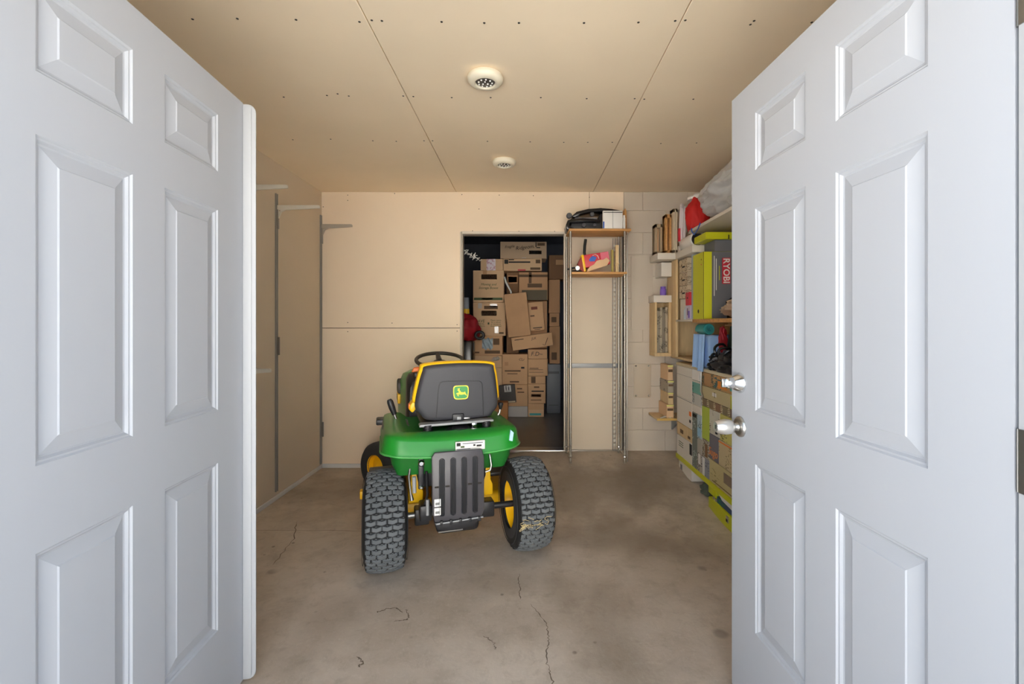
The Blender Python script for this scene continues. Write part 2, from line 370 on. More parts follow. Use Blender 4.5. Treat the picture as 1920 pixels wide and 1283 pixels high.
# ------------------------------------------------------------------ six-panel doors
DW = .884; TH = .044
UX = [0, .147, .387, .497, .737, DW]; UZ = [.012, .285, .825, .995, 1.64, 1.763, 1.947, 2.055]
def six_panel(name, hinge, free, sgn):
    """hinge / free: plan points; the moulded face looks towards the opening's middle. sgn = which side the thickness goes"""
    h = Vector((*hinge, 0)); d = (Vector((*free, 0))-h).normalized()
    n = Vector((-d.y, d.x, 0))*sgn                     # out of the visible face
    P = lambda u, w, z: h + d*u + n*w + Vector((0, 0, z))
    m = MB()
    for i in range(5):
        for j in range(7):
            hole = i in (1, 3) and j in (1, 3, 5)
            for w in ((-TH,) if hole else (0, -TH)):
                m.add([P(UX[i], w, UZ[j]), P(UX[i+1], w, UZ[j]), P(UX[i+1], w, UZ[j+1]), P(UX[i], w, UZ[j+1])], [(0, 1, 2, 3)])
    for j in range(7):
        for u in (0, DW): m.add([P(u, 0, UZ[j]), P(u, -TH, UZ[j]), P(u, -TH, UZ[j+1]), P(u, 0, UZ[j+1])], [(0, 1, 2, 3)])
    for i in range(5):
        for z in (UZ[0], UZ[-1]): m.add([P(UX[i], 0, z), P(UX[i], -TH, z), P(UX[i+1], -TH, z), P(UX[i+1], 0, z)], [(0, 1, 2, 3)])
    door = struct(m.build(name, M_door))
    prof = [(0, 0), (.004, -.004), (.008, -.0045), (.013, -.0095), (.017, -.0105), (.048, -.0035), (.051, -.0015)]
    for i in (1, 3):
        for j in (1, 3, 5):
            m = MB(); rings = []
            for a, w in prof:
                rings.append([P(UX[i]+a, w, UZ[j]+a), P(UX[i+1]-a, w, UZ[j]+a), P(UX[i+1]-a, w, UZ[j+1]-a), P(UX[i]+a, w, UZ[j+1]-a)])
            k = len(rings)
            m.add([v for r in rings for v in r], [(4*a+b, 4*a+(b+1) % 4, 4*a+4+(b+1) % 4, 4*a+4+b) for a in range(k-1) for b in range(4)]+[(4*k-4, 4*k-3, 4*k-2, 4*k-1)])
            m.build('door_panel', M_door, door)
    return door, P
door1, P1 = six_panel('door_1', (-.938, .742), (-.998, 1.623), -1)
door2, P2 = six_panel('door_2', (.776, .727), (.7266, 1.610), 1)
# meeting-edge strip on the left door: rounded ends, fluted
m = MB(); pr = rrect(DW-.0, DW+.0, 0, 1, 0) if 0 else None
uo = [( -.004, .02), (.036, .02), (.0445, .05), (.0445, 2.02), (.036, 2.045), (-.004, 2.052)]
d1 = (P1(1, 0, 0)-P1(0, 0, 0)).normalized(); n1 = (P1(0, 1, 0)-P1(0, 0, 0)).normalized()
def strip(w0, w1, e0, e1, z0, z1, r):
    pts = [(w0, z0), (w1-r, z0)] + [(w1-r+r*math.sin(a), z0+r-r*math.cos(a)) for a in (.4, .8, 1.2, PI/2)] + [(w1-r+r*math.cos(a), z1-r+r*math.sin(a)) for a in (0, .4, .8, 1.2, PI/2)] + [(w0, z1)]
    mm = MB(); k = len(pts)
    vs = [P1(DW, 0, 0)+n1*w+d1*e0+Vector((0, 0, z)) for w, z in pts]+[P1(DW, 0, 0)+n1*w+d1*e1+Vector((0, 0, z)) for w, z in pts]
    return mm.add(vs, [tuple(range(k)), tuple(range(k, 2*k))]+[(i, (i+1) % k, k+(i+1) % k, k+i) for i in range(k)])
ast = strip(-TH, .043, .001, .006, .012, 2.052, .03).build('astragal', mat('astragal_white', (176, 178, 181), .5), door1, bevel=.001)
strip(.001, .030, -.0035, .0012, .02, 2.045, .012).build('flute', mat('astragal_white', (176, 178, 181), .5), ast, bevel=.0015)
# hinges on the right jamb
for z in (.2, 1.056, 1.79):
    hg = MB().box(DX1-.002, DX1+.0005, .655, .7195, z-.05, z+.05).build('hinge', M_galv, door2)
    MB().tube([(DX1+.002, .7225, z-.05), (DX1+.002, .7225, z+.05)], .0028, 8).build('hinge_pin', M_galv, hg, smooth=True)
for z in (.35, 1.82):
    MB().box(DX0-.0005, DX0+.002, .655, .7195, z-.05, z+.05).build('hinge', M_galv, door1)
# lever-less knob and deadbolt on the right door
d2 = (P2(1, 0, 0)-P2(0, 0, 0)).normalized(); n2 = (P2(0, 1, 0)-P2(0, 0, 0)).normalized()
def lockset(z, prof, name, lab, u=DW-.058):
    M = Matrix.Translation(P2(u, 0, z)) @ n2.to_track_quat('Z', 'Y').to_matrix().to_4x4()
    return M
M = lockset(.925, None, 'knob', '')
kb = MB().lathe([(.035, 0), (.035, .004), (.031, .009), (.026, .011), (.016, .012), (.0125, .016), (.0125, .026)], 40, M).build('door_knob', M_steel, door2, smooth=True)
MB().lathe([(.0125, .024), (.019, .028), (.0245, .038), (.0262, .052), (.0245, .068), (.0195, .082), (.0165, .087), (.012, .086), (0, .086)], 40, M).build('knob_grip', mat('satin_nickel', (226, 224, 220), .3, metal=.85), kb, smooth=True)
MB().box(-.002, .002, -.007, .007, .0855, .088, M).build('keyhole', M_dark, kb)
M = lockset(1.073, None, 'bolt', '')
db = MB().lathe([(.034, 0), (.034, .003), (.021, .026), (.019, .028), (.019, .046), (.0165, .05), (0, .05)], 40, M).build('deadbolt', M_chrome, door2, smooth=True)
MB().prism([(-.004, -.0145), (.004, -.0145), (.006, 0), (.004, .0145), (-.004, .0145), (-.006, 0)], 'z', .048, .066).build('thumb_turn', M_chrome, db, bevel=.002).matrix_local = M

# ------------------------------------------------------------------ ceiling lamps
def puck(loc, label):
    t = thing('puck_light', label, 'ceiling light', loc, group='battery puck lamps on the ceiling')
    MB().lathe([(.070, 0), (.080, -.004), (.0845, -.014), (.083, -.026), (.074, -.036), (.058, -.041), (.050, -.040), (.0465, -.034), (.0465, -.030), (0, -.030)], 48).build('housing', mat('lamp_cream', (240, 232, 210), .35), t, smooth=True)
    rf = MB().lathe([(.0460, -.0305), (.0460, -.0325), (.040, -.036), (0, -.0375)], 40).build('lens', mat('lamp_reflector', (96, 92, 86), .3, metal=.4), t, smooth=True)
    led = MB().lathe([(.0042, 0), (.0042, -.003), (.0025, -.005), (0, -.0055)], 10).mesh('led', mat('led_white', (245, 243, 238), .2), smooth=True)
    for k in range(12):
        r, a = (.032, k*2*PI/9) if k < 9 else (.013, k*2*PI/3+.5)
        o = link('led', led, rf); o.location = (r*math.cos(a), r*math.sin(a), -.0362)
    return t
puck((-.187, 2.17, ZC), 'nearer and larger of the two round white puck lamps on the ceiling')
puck((-.148, 3.29, ZC), 'farther and smaller of the two round white puck lamps, close to the back wall')

# ------------------------------------------------------------------ left wall standards and brackets
def standard(y, z0, z1, label, clip):
    t = thing('shelf_standard', label, 'shelf standard', (XL, y, z0), group='shelf standards on the left wall')
    m = MB().box(0, .012, -.012, -.006, 0, z1-z0).box(0, .012, .006, .012, 0, z1-z0).box(0, .004, -.006, .006, 0, z1-z0)
    m.build('channel', mat('standard_grey', (150, 148, 142), .45, metal=.3), t)
    if clip: MB().box(.012, .03, -.004, .004, clip-z0, clip-z0+.13).build('clip', M_galv, t, bevel=.002)
def bracket(y, z, ln, label, m_):
    t = thing('shelf_bracket', label, 'bracket', (XL+.012, y, z), group='bare shelf brackets on the left wall')
    MB().prism([(0, -.085), (.012, -.085), (.03, -.04), (.06, -.024), (ln, -.012), (ln, .006), (ln-.01, .012), (0, .012)], 'y', -.007, .007).build('arm', m_, t, bevel=.003)
    MB().box(-.004, .010, -.0095, .0095, -.16, -.02).build('hook_plate', M_galv, t, bevel=.002)
    MB().tube([(.02, -.009, -.03), (.02, .009, -.03)], .006, 8).build('rivet', M_chrome, t)
standard(2.856, .25, 2.2, 'slotted steel standard nearest the white door on the left wall', 1.4)
standard(3.326, .06, 2.22, 'middle slotted steel standard on the bare left wall', 1.05)
standard(4.05, .04, 2.237, 'slotted steel standard standing in the back left corner', .28)
bracket(2.856, 2.13, .32, 'pale shelf bracket high up, its root hidden by the left white door', M_bracket)
bracket(2.856, .985, .215, 'short pale shelf bracket at waist height beside the left white door', M_bracket)
bracket(3.326, 2.125, .31, 'cream shelf bracket on the middle standard of the left wall', M_bracket)
bracket(4.05, 2.145, .272, 'grey shelf bracket in the back left corner under the ceiling', mat('bracket_grey', (168, 160, 148), .5))

# ------------------------------------------------------------------ wall plates
def plate(name, label, x0, x1, z0, z1, m_, screws=True):
    t = thing(name, label, 'wall panel', ((x0+x1)/2, YB, z0))
    w = (x1-x0)/2
    MB().prism(rrect(-w, w, 0, z1-z0, .012, 3), 'y', -.010, .0).build('cover', m_, t, bevel=.002)
    if screws:
        for sx in (-w+.018, w-.018):
            for sz in (.018, z1-z0-.018):
                MB().lathe([(.0085, 0), (.0075, .004), (0, .005)], 12, T(sx, -.010, sz) @ RX(PI/2)).build('screw', M_chrome, t, smooth=True)
M_platec = mat('plate_paint', (196, 182, 162), .6)
plate('access_panel', 'small rectangular cover plate with four corner screws low on the block wall', .967, 1.118, .622, .922, M_platec)
plate('access_panel', 'tall flush painted panel on the block wall above the screwed cover plate', .943, 1.135, 1.225, 1.88, M_block, False)

# ------------------------------------------------------------------ lawn tractor (local: +y forward, origin under the rear axle)
trac = thing('lawn_tractor', 'green and yellow ride-on lawn tractor with black-backed seat parked on the concrete', 'lawn tractor', (-.3645, 2.516, 0), math.radians(17.2))
RT, WT = .254, .104
def carcass(w):                     # outer radius over half width -1..1
    a = abs(w); return RT - .010 - .020*a**2.2 - (.0 if a < .86 else (a-.86)**2*3.2)
def tread_mesh():
    m = MB(); nu, nv = 1120, 64; rows = 56; H_ = {}
    def fn(u, v):
        w = -1+2*v; r = carcass(w*.98); h = 0
        if abs(w) < .90:
            band = (w/.86+1)/2*3.6                      # chevron blocks, three and a half across
            t = u*rows
            for _ in range(2):
                k = math.floor(t); b2 = band+(.5 if k % 2 else 0); fb = b2-math.floor(b2)
                t = u*rows + .26*(abs(fb-.5)*2-.5)
            k = math.floor(t); b2 = band+(.5 if k % 2 else 0); fb = b2-math.floor(b2); ft = t-k
            e = min(sstep(.045, .09, fb), sstep(.045, .09, 1-fb), sstep(.12, .24, ft), sstep(.06, .18, 1-ft))
            h = .0100*e*(1-.35*sstep(.80, .90, abs(w)))
        r += h; a = 2*PI*u
        H_[len(H_)] = h
        return (w*WT, r*math.cos(a), r*math.sin(a))
    m.grid(fn, nu, nv)
    me = bpy.data.meshes.new('tread'); me.from_pydata(m.v, [], m.f)
    me.materials.append(M_rubber); me.materials.append(M_groove_shaded)
    me.polygons.foreach_set('material_index', [0 if max(H_[i] for i in f) > .0075 else 1 for f in m.f])
    me.polygons.foreach_set('use_smooth', [True]*len(m.f)); me.update()
    return me
M_YX = RY(PI/2)
def rear_wheel(x, sg):
    tyre = link('tyre', tread_me, trac); tyre.location = (x, 0, RT); tyre.rotation_euler = (sg, 0, 0)
    side = MB(); ro = carcass(.98)
    for s in (-1, 1):
        side.lathe([(ro+.0005, s*WT), (ro-.012, s*WT*1.03), (ro-.05, s*WT*1.02), (.152, s*WT*.90), (.132, s*WT*.80), (.128, s*WT*.6)], 64, M_YX, caps=False)
        side.lathe([(.205, s*WT*1.012), (.2075, s*WT*1.035), (.210, s*WT*1.01)], 64, M_YX, caps=False)
    sd = side.build('sidewall', M_rubbers, tyre, smooth=True)
    rim = MB()
    for s in (-1, 1): rim.lathe([(.133, s*WT*.80), (.136, s*WT*.84), (.130, s*WT*.86), (.122, s*WT*.76), (.116, s*WT*.50), (.112, 0)], 48, M_YX, caps=False)
    rim.lathe([(.114, .01), (.06, .03), (.03, .03), (.03, -.03), (.06, .0), (.114, -.01)], 48, M_YX, caps=False)
    rim.build('rim', M_yellow, tyre, smooth=True)
tread_me = tread_mesh()
rear_wheel(-.385, .3); rear_wheel(.385, 0)
MB().tube([(-.36, 0, RT), (-.12, 0, RT)], .017, 14).build('axle', M_galv, trac, smooth=True)
MB().tube([(.08, 0, RT), (.37, 0, RT)], .017, 14).build('axle', M_black, trac, smooth=True)
for x in (-.19, .165):
    MB().box(x-.045, x+.03, -.04, .04, RT-.045, RT+.04).build('axle_housing', M_black, trac, bevel=.008)
MB().box(-.13, .1, -.1, .2, .17, .40).build('transaxle', M_black, trac, bevel=.03, seg=3)
# yellow frame rails
for x0, x1, sy in ((-.262, -.185, .05), (.125, .205, .05)):
    MB().prism([(x0, .30), (x1, .30), (x1, .36), (x1-.012, .385), (x1-.018, .50), (x0+.02, .50), (x0+.012, .42), (x0, .40)], 'y', .05, 1.15).build('frame_rail', M_yellow, trac, bevel=.004)
# hitch-lift linkage left of the rear plate
lk = MB().box(-.225, -.198, -.155, -.135, .44, .60).build('lift_link', M_black, trac, bevel=.006)
for z, r in ((.575, .016), (.455, .009)):
    MB().lathe([(r, 0), (r, .012), (r*.6, .018), (0, .018)], 16, T(-.212, -.155, z) @ RX(PI/2)).build('bolt', M_chrome, lk, smooth=True)
MB().tube([(-.262, -.12, .56), (-.27, -.12, .50), (-.262, -.12, .42), (-.255, -.12, .38)], [.008, .006, .006, .011], 10).build('lift_rod', M_galv, trac, smooth=True)
MB().tube([(-.245, -.13, .50), (-.243, -.13, .42)], .010, 10).build('lift_rod', M_zinc, trac, smooth=True)
MB().tube([(-.183, -.12, .52), (-.178, -.12, .40), (-.19, -.10, .34)], .007, 8).build('cable', M_black, trac, smooth=True)
MB().box(-.215, -.155, -.13, -.03, .265, .345).build('lift_mount', M_black, trac, bevel=.008)
MB().tube([(-.178, -.135, .30), (-.178, -.135, .38)], .009, 10).build('valve_stem', M_zinc, trac, smooth=True)
MB().tube([(.138, -.12, .62), (.142, -.15, .585), (.150, -.155, .53), (.143, -.155, .505), (.118, -.15, .497)], .0055, 10).build('hook_rod', M_steel, trac, smooth=True)
# rear plate with four pressed ribs
xc = -.036
pl = MB().prism([(xc-.128, .345), (xc-.116, .30), (xc+.116, .30), (xc+.130, .335), (xc+.130, .60), (xc+.118, .642), (xc-.118, .642), (xc-.132, .62)], 'y', -.236, -.22).build('rear_plate', M_plate, trac, bevel=.005)
for i in range(4):
    x = -.118+i*.0550+ (0.0 if i == 0 else 0)
    outer = rrect(x-.0145, x+.0145, .325, .612, .0142, 6); inner = rrect(x-.0105, x+.0105, .329, .606, .0102, 6); k = len(outer)
    mm = MB(); mm.add([(a, -.2365, b) for a, b in outer]+[(a, -.2425, b) for a, b in [((p[0]+q[0])/2, (p[1]+q[1])/2) for p, q in zip(outer, inner)]]+[(a, -.231, b) for a, b in inner],
                      [(j, (j+1) % k, k+(j+1) % k, k+j) for j in range(k)]+[(k+j, k+(j+1) % k, 2*k+(j+1) % k, 2*k+j) for j in range(k)])
    rb = mm.build('rib', M_plate, pl, smooth=True)
    MB().prism(inner, 'y', -.2372, -.231).build('rib_channel', M_blackg, rb)
for x in (-.143, -.091, .021, .071):
    MB().prism(rrect(x-.011, x+.011, .468, .477, .004, 3), 'y', -.2372, -.236).build('slot', M_dark, pl)
MB().prism([(xc-.12, .30), (xc+.118, .30), (xc+.075, .262), (xc+.0, .25), (xc-.105, .265)], 'y', -.242, -.16).build('plate_lip', M_black, trac, bevel=.005)
rod = MB().tube([(xc-.112, -.247, .296), (xc+.122, -.247, .304)], .0042, 10).build('hinge_rod', M_zinc, trac, smooth=True)
for i in range(5):
    MB().box(xc-.093+i*.047, xc-.078+i*.047, -.253, -.235, .286, .309).build('clip', M_black, rod, bevel=.004)
MB().box(xc-.10, xc+.02, -.2445, -.241, .251, .2555).build('lip_edge', M_steel, trac)
for z in (.335, .378):
    st = MB().box(xc-.119, xc-.088, -.2385, -.2362, z, z+.036).build('warning_sticker', M_paper, pl)
    MB().box(xc-.114, xc-.093, -.2392, -.2384, z+.008, z+.02).build('pictogram', mat('sticker_grey', (120, 120, 118), .6), st)
# fender deck
def fender_path():
    hw, yb, rc, yf = .360, -.185, .11, .46; P = []
    def add(x, y, nx, ny): P.append((x+xc-.007, y, nx, ny))
    for i in range(9): add(-hw, yf+(yb+rc-yf)*i/8, -1, 0)
    for i in range(1, 9):
        a = PI+PI/2*i/9; add(-hw+rc+rc*math.cos(a), yb+rc+rc*math.sin(a), math.cos(a), math.sin(a))
    for i in range(25): add(-hw+rc+(2*hw-2*rc)*i/24, yb, 0, -1)
    for i in range(1, 9):
        a = -PI/2+PI/2*i/9; add(hw-rc+rc*math.cos(a), yb+rc+rc*math.sin(a), math.cos(a), math.sin(a))
    for i in range(9): add(hw, yb+rc+(yf-yb-rc)*i/8, 1, 0)
    return P
FP = fender_path(); n = len(FP)
def loop(off, z, sag=0): return [(x+nx*off, y+ny*off, z-sag*max(0, 1-((x-xc)/.33)**2)*(ny < -.5)) for x, y, nx, ny in FP]
loops = [loop(-.008, .624, .020), loop(.002, .618, .022), loop(.006, .626, .022), loop(.000, .640, .022), loop(-.010, .698, .022), loop(-.017, .712, .022), loop(-.032, .719, .020), loop(-.075, .726, .012), loop(-.112, .720, .008), loop(-.150, .690, .004)]
m = MB(); vs = [v for l in loops for v in l]
fs = [(a*n+i, a*n+i+1, (a+1)*n+i+1, (a+1)*n+i) for a in range(len(loops)-1) for i in range(n-1)]
m.add(vs, fs)
last = loops[-1]; h = n//2
m.add(last, [(i, i+1, n-2-i, n-1-i) for i in range(h) if i+1 < n-2-i+1])
fend = m.build('fender_deck', M_green, trac, smooth=True)
MB().tube(loops[2][3:-3], .0042, 8).build('fender_lip', mat('lip_green', (70, 160, 76), .35), fend, smooth=True)
# skirt under the fender on both sides and inner well
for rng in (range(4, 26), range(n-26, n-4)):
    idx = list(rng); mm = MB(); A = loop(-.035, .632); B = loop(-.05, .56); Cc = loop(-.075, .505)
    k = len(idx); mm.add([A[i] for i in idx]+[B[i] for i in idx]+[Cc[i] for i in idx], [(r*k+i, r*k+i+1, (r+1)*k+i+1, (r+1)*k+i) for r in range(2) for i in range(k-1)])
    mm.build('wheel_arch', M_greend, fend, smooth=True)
MB().box(-.22, .14, -.09, .40, .42, .60).build('fuel_tank', M_black, trac, bevel=.03)
MB().lathe([(.085, 0), (.088, .004), (.08, .012), (.05, .016), (.046, .024), (0, .026)], 32, T(.01, -.02, .690)).build('fuel_cap', M_black, trac, smooth=True)
for x in (-.30, .225):
    MB().lathe([(.05, 0), (.05, .005), (.042, .007), (0, .004)], 24, T(x+.1 if x < 0 else x, -.06, .689)).build('spring_seat', M_black, trac, smooth=True)
dc = MB().box(-.045, .105, -.1985, -.186, .632, .676).build('decal', M_paper, fend); dc.rotation_euler = (0, 0, 0)
MB().box(-.040, -.020, -.1992, -.198, .655, .672).build('decal_mark', M_ink, dc)
for i, (a, b, z0, z1, mt) in enumerate(((-.01, .095, .664, .669, M_greyp), (.045, .056, .651, .66, M_ink), (.062, .088, .647, .656, M_ink), (-.04, .03, .637, .641, M_greyp), (-.02, .0, .646, .655, M_inkg))):
    MB().box(a, b, -.1990, -.1984, z0, z1).build('decal_mark', mt, dc)
MB().prism([(-.352, .690), (-.328, .712), (-.300, .694), (-.322, .662)], 'y', -.171, -.165).build('reflector', M_paper, fend).location = (.0, .025, 0)
MB().prism([(.228, .66), (.246, .655), (.252, .70), (.236, .715)], 'y', -.1815, -.17).build('reflector', mat('reflector_blue', (176, 214, 232), .2), fend).location = (.012, .0, 0)
# seat
def seat_outline(g=0):
    base = [(-.165, .752), (-.02, .746), (.165, .752), (.198, .775), (.226, .82), (.220, .92), (.203, 1.02), (.178, 1.052), (.0, 1.060), (-.170, 1.050), (-.196, 1.018), (-.222, .92), (-.234, .83), (-.21, .79)]
    c = Vector((-.004, .90)); out = []
    for k in range(len(base)):           # catmull-rom rounding
        p0, p1, p2, p3 = [Vector(base[(k+j-1) % len(base)]) for j in range(4)]
        for i in range(4):
            t = i/4; out.append(.5*((2*p1)+(-p0+p2)*t+(2*p0-5*p1+4*p2-p3)*t*t+(-p0+3*p1-3*p2+p3)*t**3))
    return [tuple(c+(p-c)*(1+g)) for p in out]
def shell(name, steps, m_, parent, lift=0):
    mm = MB(); k = None
    for g, y in steps:
        o = seat_outline(g); k = len(o); mm.v += [(x*(1-.1*lift*max(0, .86-z)/.1), y+(z-.75)*-.06, z if not lift else max(z, .86-(.86-z)*.35)) for x, z in o]
    L = len(steps)
    mm.f += [(a*k+i, a*k+(i+1) % k, (a+1)*k+(i+1) % k, (a+1)*k+i) for a in range(L-1) for i in range(k)]+[tuple(range(k))[::-1], tuple(range((L-1)*k, L*k))]
    return mm.build(name, m_, parent, smooth=True)
seat = shell('seat_back', [(-.16, -.008), (-.10, -.006), (-.045, .0), (-.015, .012), (-.01, .03), (-.03, .05)], M_seatb, trac)
cush = shell('seat_cushion', [(-.05, .028), (.0, .03), (.05, .040), (.062, .07), (.05, .11), (.0, .135), (-.1, .14)], M_yellow, trac, 1)
# the black shell covers the cushion's lower edge
MB().prism(rrect(-.20, .19, .10, .56, .08, 5), 'z', .78, .86).build('seat_base_cushion', M_yellow, trac, bevel=.025, seg=3)
MB().prism([(-.250, .838), (-.262, .81), (-.240, .785), (-.215, .82), (-.21, .88)], 'y', .055, .16).build('cushion_wing', M_yellow, trac, bevel=.01)
MB().box(-.262, -.246, .07, .12, .805, .835).build('cushion_tab', M_orange, trac, bevel=.006)
# pressed panel line on the shell
pp = [(-.121, .765), (-.113, .90), (-.108, .94)]+[(-.085-.023*math.cos(a), .94+.024*math.sin(a)) for a in (.4, .8, 1.2, PI/2)]+[(.02, .963)]+[(.108+.022*math.sin(a), .936+.024*math.cos(a)) for a in (0, .4, .8, 1.2, PI/2)]+[(.133, .90), (.139, .765)]
MB().tube([(x, -.0075+(z-.75)*-.06, z) for x, z in pp], .0026, 6).build('panel_line', M_black, seat, smooth=True)
MB().box(-.035, .03, -.022, .03, .745, .785).build('latch_cover', M_black, seat, bevel=.008)
MB().box(-.012, .012, -.026, -.012, .752, .770).build('latch', M_zinc, seat, bevel=.004)
MB().box(.03, .062, -.012, .01, .752, .760).build('latch_pin', M_steel, seat, bevel=.002)
# maker's badge: leaping deer on green with a yellow edge
lg = T(.011, -.0195, .901) @ RX(math.radians(-3.4))
def shield(w, h):
    pts = []
    for i in range(40):
        a = 2*PI*i/40; ca, sa = math.cos(a), math.sin(a); e = .34
        x = w*math.copysign(abs(ca)**e, ca); z = h*math.copysign(abs(sa)**e, sa)
        x *= 1-.10*(-z/h if z < 0 else 0)+.0*z; z += .05*h*(1-(x/w)**2)*(1 if z > 0 else -1)
        pts.append((x, z))
    return pts
M_logoy = mat('badge_yellow', (236, 224, 40), .4); M_logog = mat('badge_green', (40, 140, 60), .4)
bd = MB().prism(shield(.0425, .0365), 'y', -.002, .004).build('badge', M_logoy, seat); bd.matrix_local = lg
MB().prism(shield(.0375, .0318), 'y', -.003, -.0015).build('badge_field', M_logog, bd)
deer = [(-26, -3), (-24, 1), (-17, 4), (-12, 3), (-12, 9), (-15, 15), (-19, 16), (-18, 19), (-14, 20), (-17, 24), (-16, 28), (-12, 23), (-9, 27), (-5, 28), (-8, 23), (-8, 18), (-4, 13), (0, 6), (10, 5), (17, 5), (21, 9), (22, 5), (24, 0), (29, -9), (31, -15), (25, -9), (18, -5), (12, -6), (4, -7), (-6, -6), (-13, -5), (-15, -10), (-9, -14), (-17, -13), (-20, -7), (-18, -2), (-22, -2)]
MB().prism([(x*.00104, (z-5)*.00104) for x, z in deer], 'y', -.0042, -.0028).build('badge_deer', mat('badge_deer_yellow', (250, 214, 40), .4), bd)
# seat carrier: bar, springs
MB().prism([(-.212, .728), (.188, .736), (.188, .748), (-.205, .742), (-.212, .738)], 'y', -.045, .02).build('spring_bar', M_zinc, trac, bevel=.003)
def coil(x, z0, z1):
    pts = []; N_ = 60
    for i in range(N_+1):
        a = i/N_*2*PI*6; pts.append((x+.021*math.cos(a), -.03+.021*math.sin(a), z0+(z1-z0)*i/N_))
    MB().tube(pts, .0042, 6).build('coil_spring', M_black, trac, smooth=True)
coil(-.168, .692, .735); coil(.150, .692, .738)
MB().box(.07, .10, -.03, .0, .70, .735).build('seat_switch', M_chrome, trac, bevel=.004)
MB().box(-.20, .18, .02, .40, .715, .745).build('seat_pan', M_black, trac, bevel=.01)
# steering wheel and column
Ms = T(-.006, .80, .998) @ RX(math.radians(14)) @ T(0, 0, 0)
ring = [Ms @ Vector((.165*math.cos(a), .165*math.sin(a), .02)) for a in [2*PI*i/48 for i in range(48)]]
sw = MB().tube(ring, .0135, 12, closed=True).build('steering_wheel', mat('wheel_plastic', (58, 52, 46), .5), trac, smooth=True)
for a in (PI/2, PI/2+2.2, PI/2-2.2):
    MB().tube([Ms @ Vector((.03*math.cos(a), .03*math.sin(a), .0)), Ms @ Vector((.10*math.cos(a), .10*math.sin(a), .008)), Ms @ Vector((.162*math.cos(a), .162*math.sin(a), .02))], [.022, .018, .014], 10).build('spoke', mat('wheel_plastic', (58, 52, 46), .5), sw, smooth=True)
MB().lathe([(.055, -.03), (.055, .0), (.045, .01), (0, .012)], 24, Ms).build('wheel_hub', mat('wheel_plastic', (58, 52, 46), .5), sw, smooth=True)
MB().tube([(-.006, .80, 1.0), (-.006, .84, .80)], .025, 14).build('steering_column', M_black, trac, smooth=True)
# dash cowl and bonnet
def loft(name, secs, m_, parent, capend=True):
    """secs: (y, half width, z bottom, z shoulder, z top)"""
    mm = MB(); k = None
    for y, hw, zb, zs, zt in secs:
        pts = [(-hw, zb), (-hw*1.02, (zb+zs)/2), (-hw, zs), (-hw*.93, zs+(zt-zs)*.55), (-hw*.72, zs+(zt-zs)*.86), (-hw*.35, zt), (0, zt+.004), (hw*.35, zt), (hw*.72, zs+(zt-zs)*.86), (hw*.93, zs+(zt-zs)*.55), (hw, zs), (hw*1.02, (zb+zs)/2), (hw, zb)]
        k = len(pts); mm.v += [(x-.01, y, z) for x, z in pts]
    L = len(secs); mm.f += [(a*k+i, a*k+i+1, (a+1)*k+i+1, (a+1)*k+i) for a in range(L-1) for i in range(k-1)]
    if capend: mm.f += [tuple(range(k))[::-1], tuple(range((L-1)*k, L*k))]
    return mm.build(name, m_, parent, smooth=True)
cowl = loft('dash_cowl', [(.58, .215, .46, .85, .91), (.61, .23, .45, .89, .945), (.68, .235, .45, .905, .962), (.715, .235, .45, .905, .962)], M_black, trac)
MB().box(-.205, -.185, .606, .63, .885, .91).build('dash_label', M_paper, cowl)
bon = loft('bonnet', [(.725, .228, .50, .905, .972), (.78, .24, .50, .90, .97), (1.0, .262, .50, .86, .95), (1.2, .268, .50, .80, .905), (1.35, .255, .50, .74, .85), (1.44, .225, .50, .68, .78), (1.475, .17, .52, .64, .72)], M_green, trac)
vt = MB()
vt.prism([(.98, .765), (1.18, .755), (1.20, .79), (1.14, .85), (1.02, .872), (.99, .84)], 'x', -.292, -.255).build('side_vent', mat('vent_brown', (62, 54, 46), .5), bon, bevel=.008)
dy = MB().prism([(.97, .69), (1.18, .69), (1.19, .752), (.97, .758)], 'x', -.2925, -.262).build('side_decal', M_yellow, bon, bevel=.006)
for z in (.715, .735): MB().box(-.2932, -.2922, 1.0, 1.14, z, z+.008).build('decal_mark', M_ink, dy)
MB().box(-.27, -.24, .44, .56, .955, .985).build('throttle_bracket', M_black, cowl, bevel=.006).location = (.07, .12, -.03)
MB().prism([(-.215, .955), (-.20, .985), (-.165, .99), (-.15, .965), (-.165, .94), (-.17, .96)], 'y', .60, .63).build('throttle_lever', M_orange, trac, bevel=.005)
# front end below the bonnet
MB().box(-.2, .18, .60, 1.42, .30, .50).build('engine_block', M_black, trac, bevel=.03)
for s in (-1, 1):
    MB().box(min(s*.24, s*.47)-.01, max(s*.24, s*.47)-.01, .35, .70, .30, .325).build('footboard', M_black, trac, bevel=.006)
# levers
lv = MB().tube([(-.305, .25, .66), (-.318, .25, .71), (-.333, .25, .755)], .0075, 10).build('lift_lever', M_steel, trac, smooth=True)
MB().tube([(-.331, .25, .75), (-.345, .25, .79), (-.356, .25, .825), (-.362, .25, .838)], [.014, .0185, .018, .012], 12).build('grip', M_black, lv, smooth=True)
lv = MB().tube([(.235, .2, .69), (.262, .2, .705), (.282, .2, .735), (.288, .2, .765)], .0065, 10).build('drive_lever', M_steel, trac, smooth=True)
MB().lathe([(.008, -.02), (.013, .0), (.017, .012), (.014, .02), (0, .022)], 16, T(.289, .2, .775)).build('grip', M_black, lv, smooth=True)
MB().box(-.40, -.25, .18, .36, .672, .70).build('lever_console', mat('console_grey', (92, 92, 96), .45), trac, bevel=.012)
MB().box(-.435, -.30, .42, .52, .655, .69).build('brake_pedal', M_black, trac, bevel=.008)
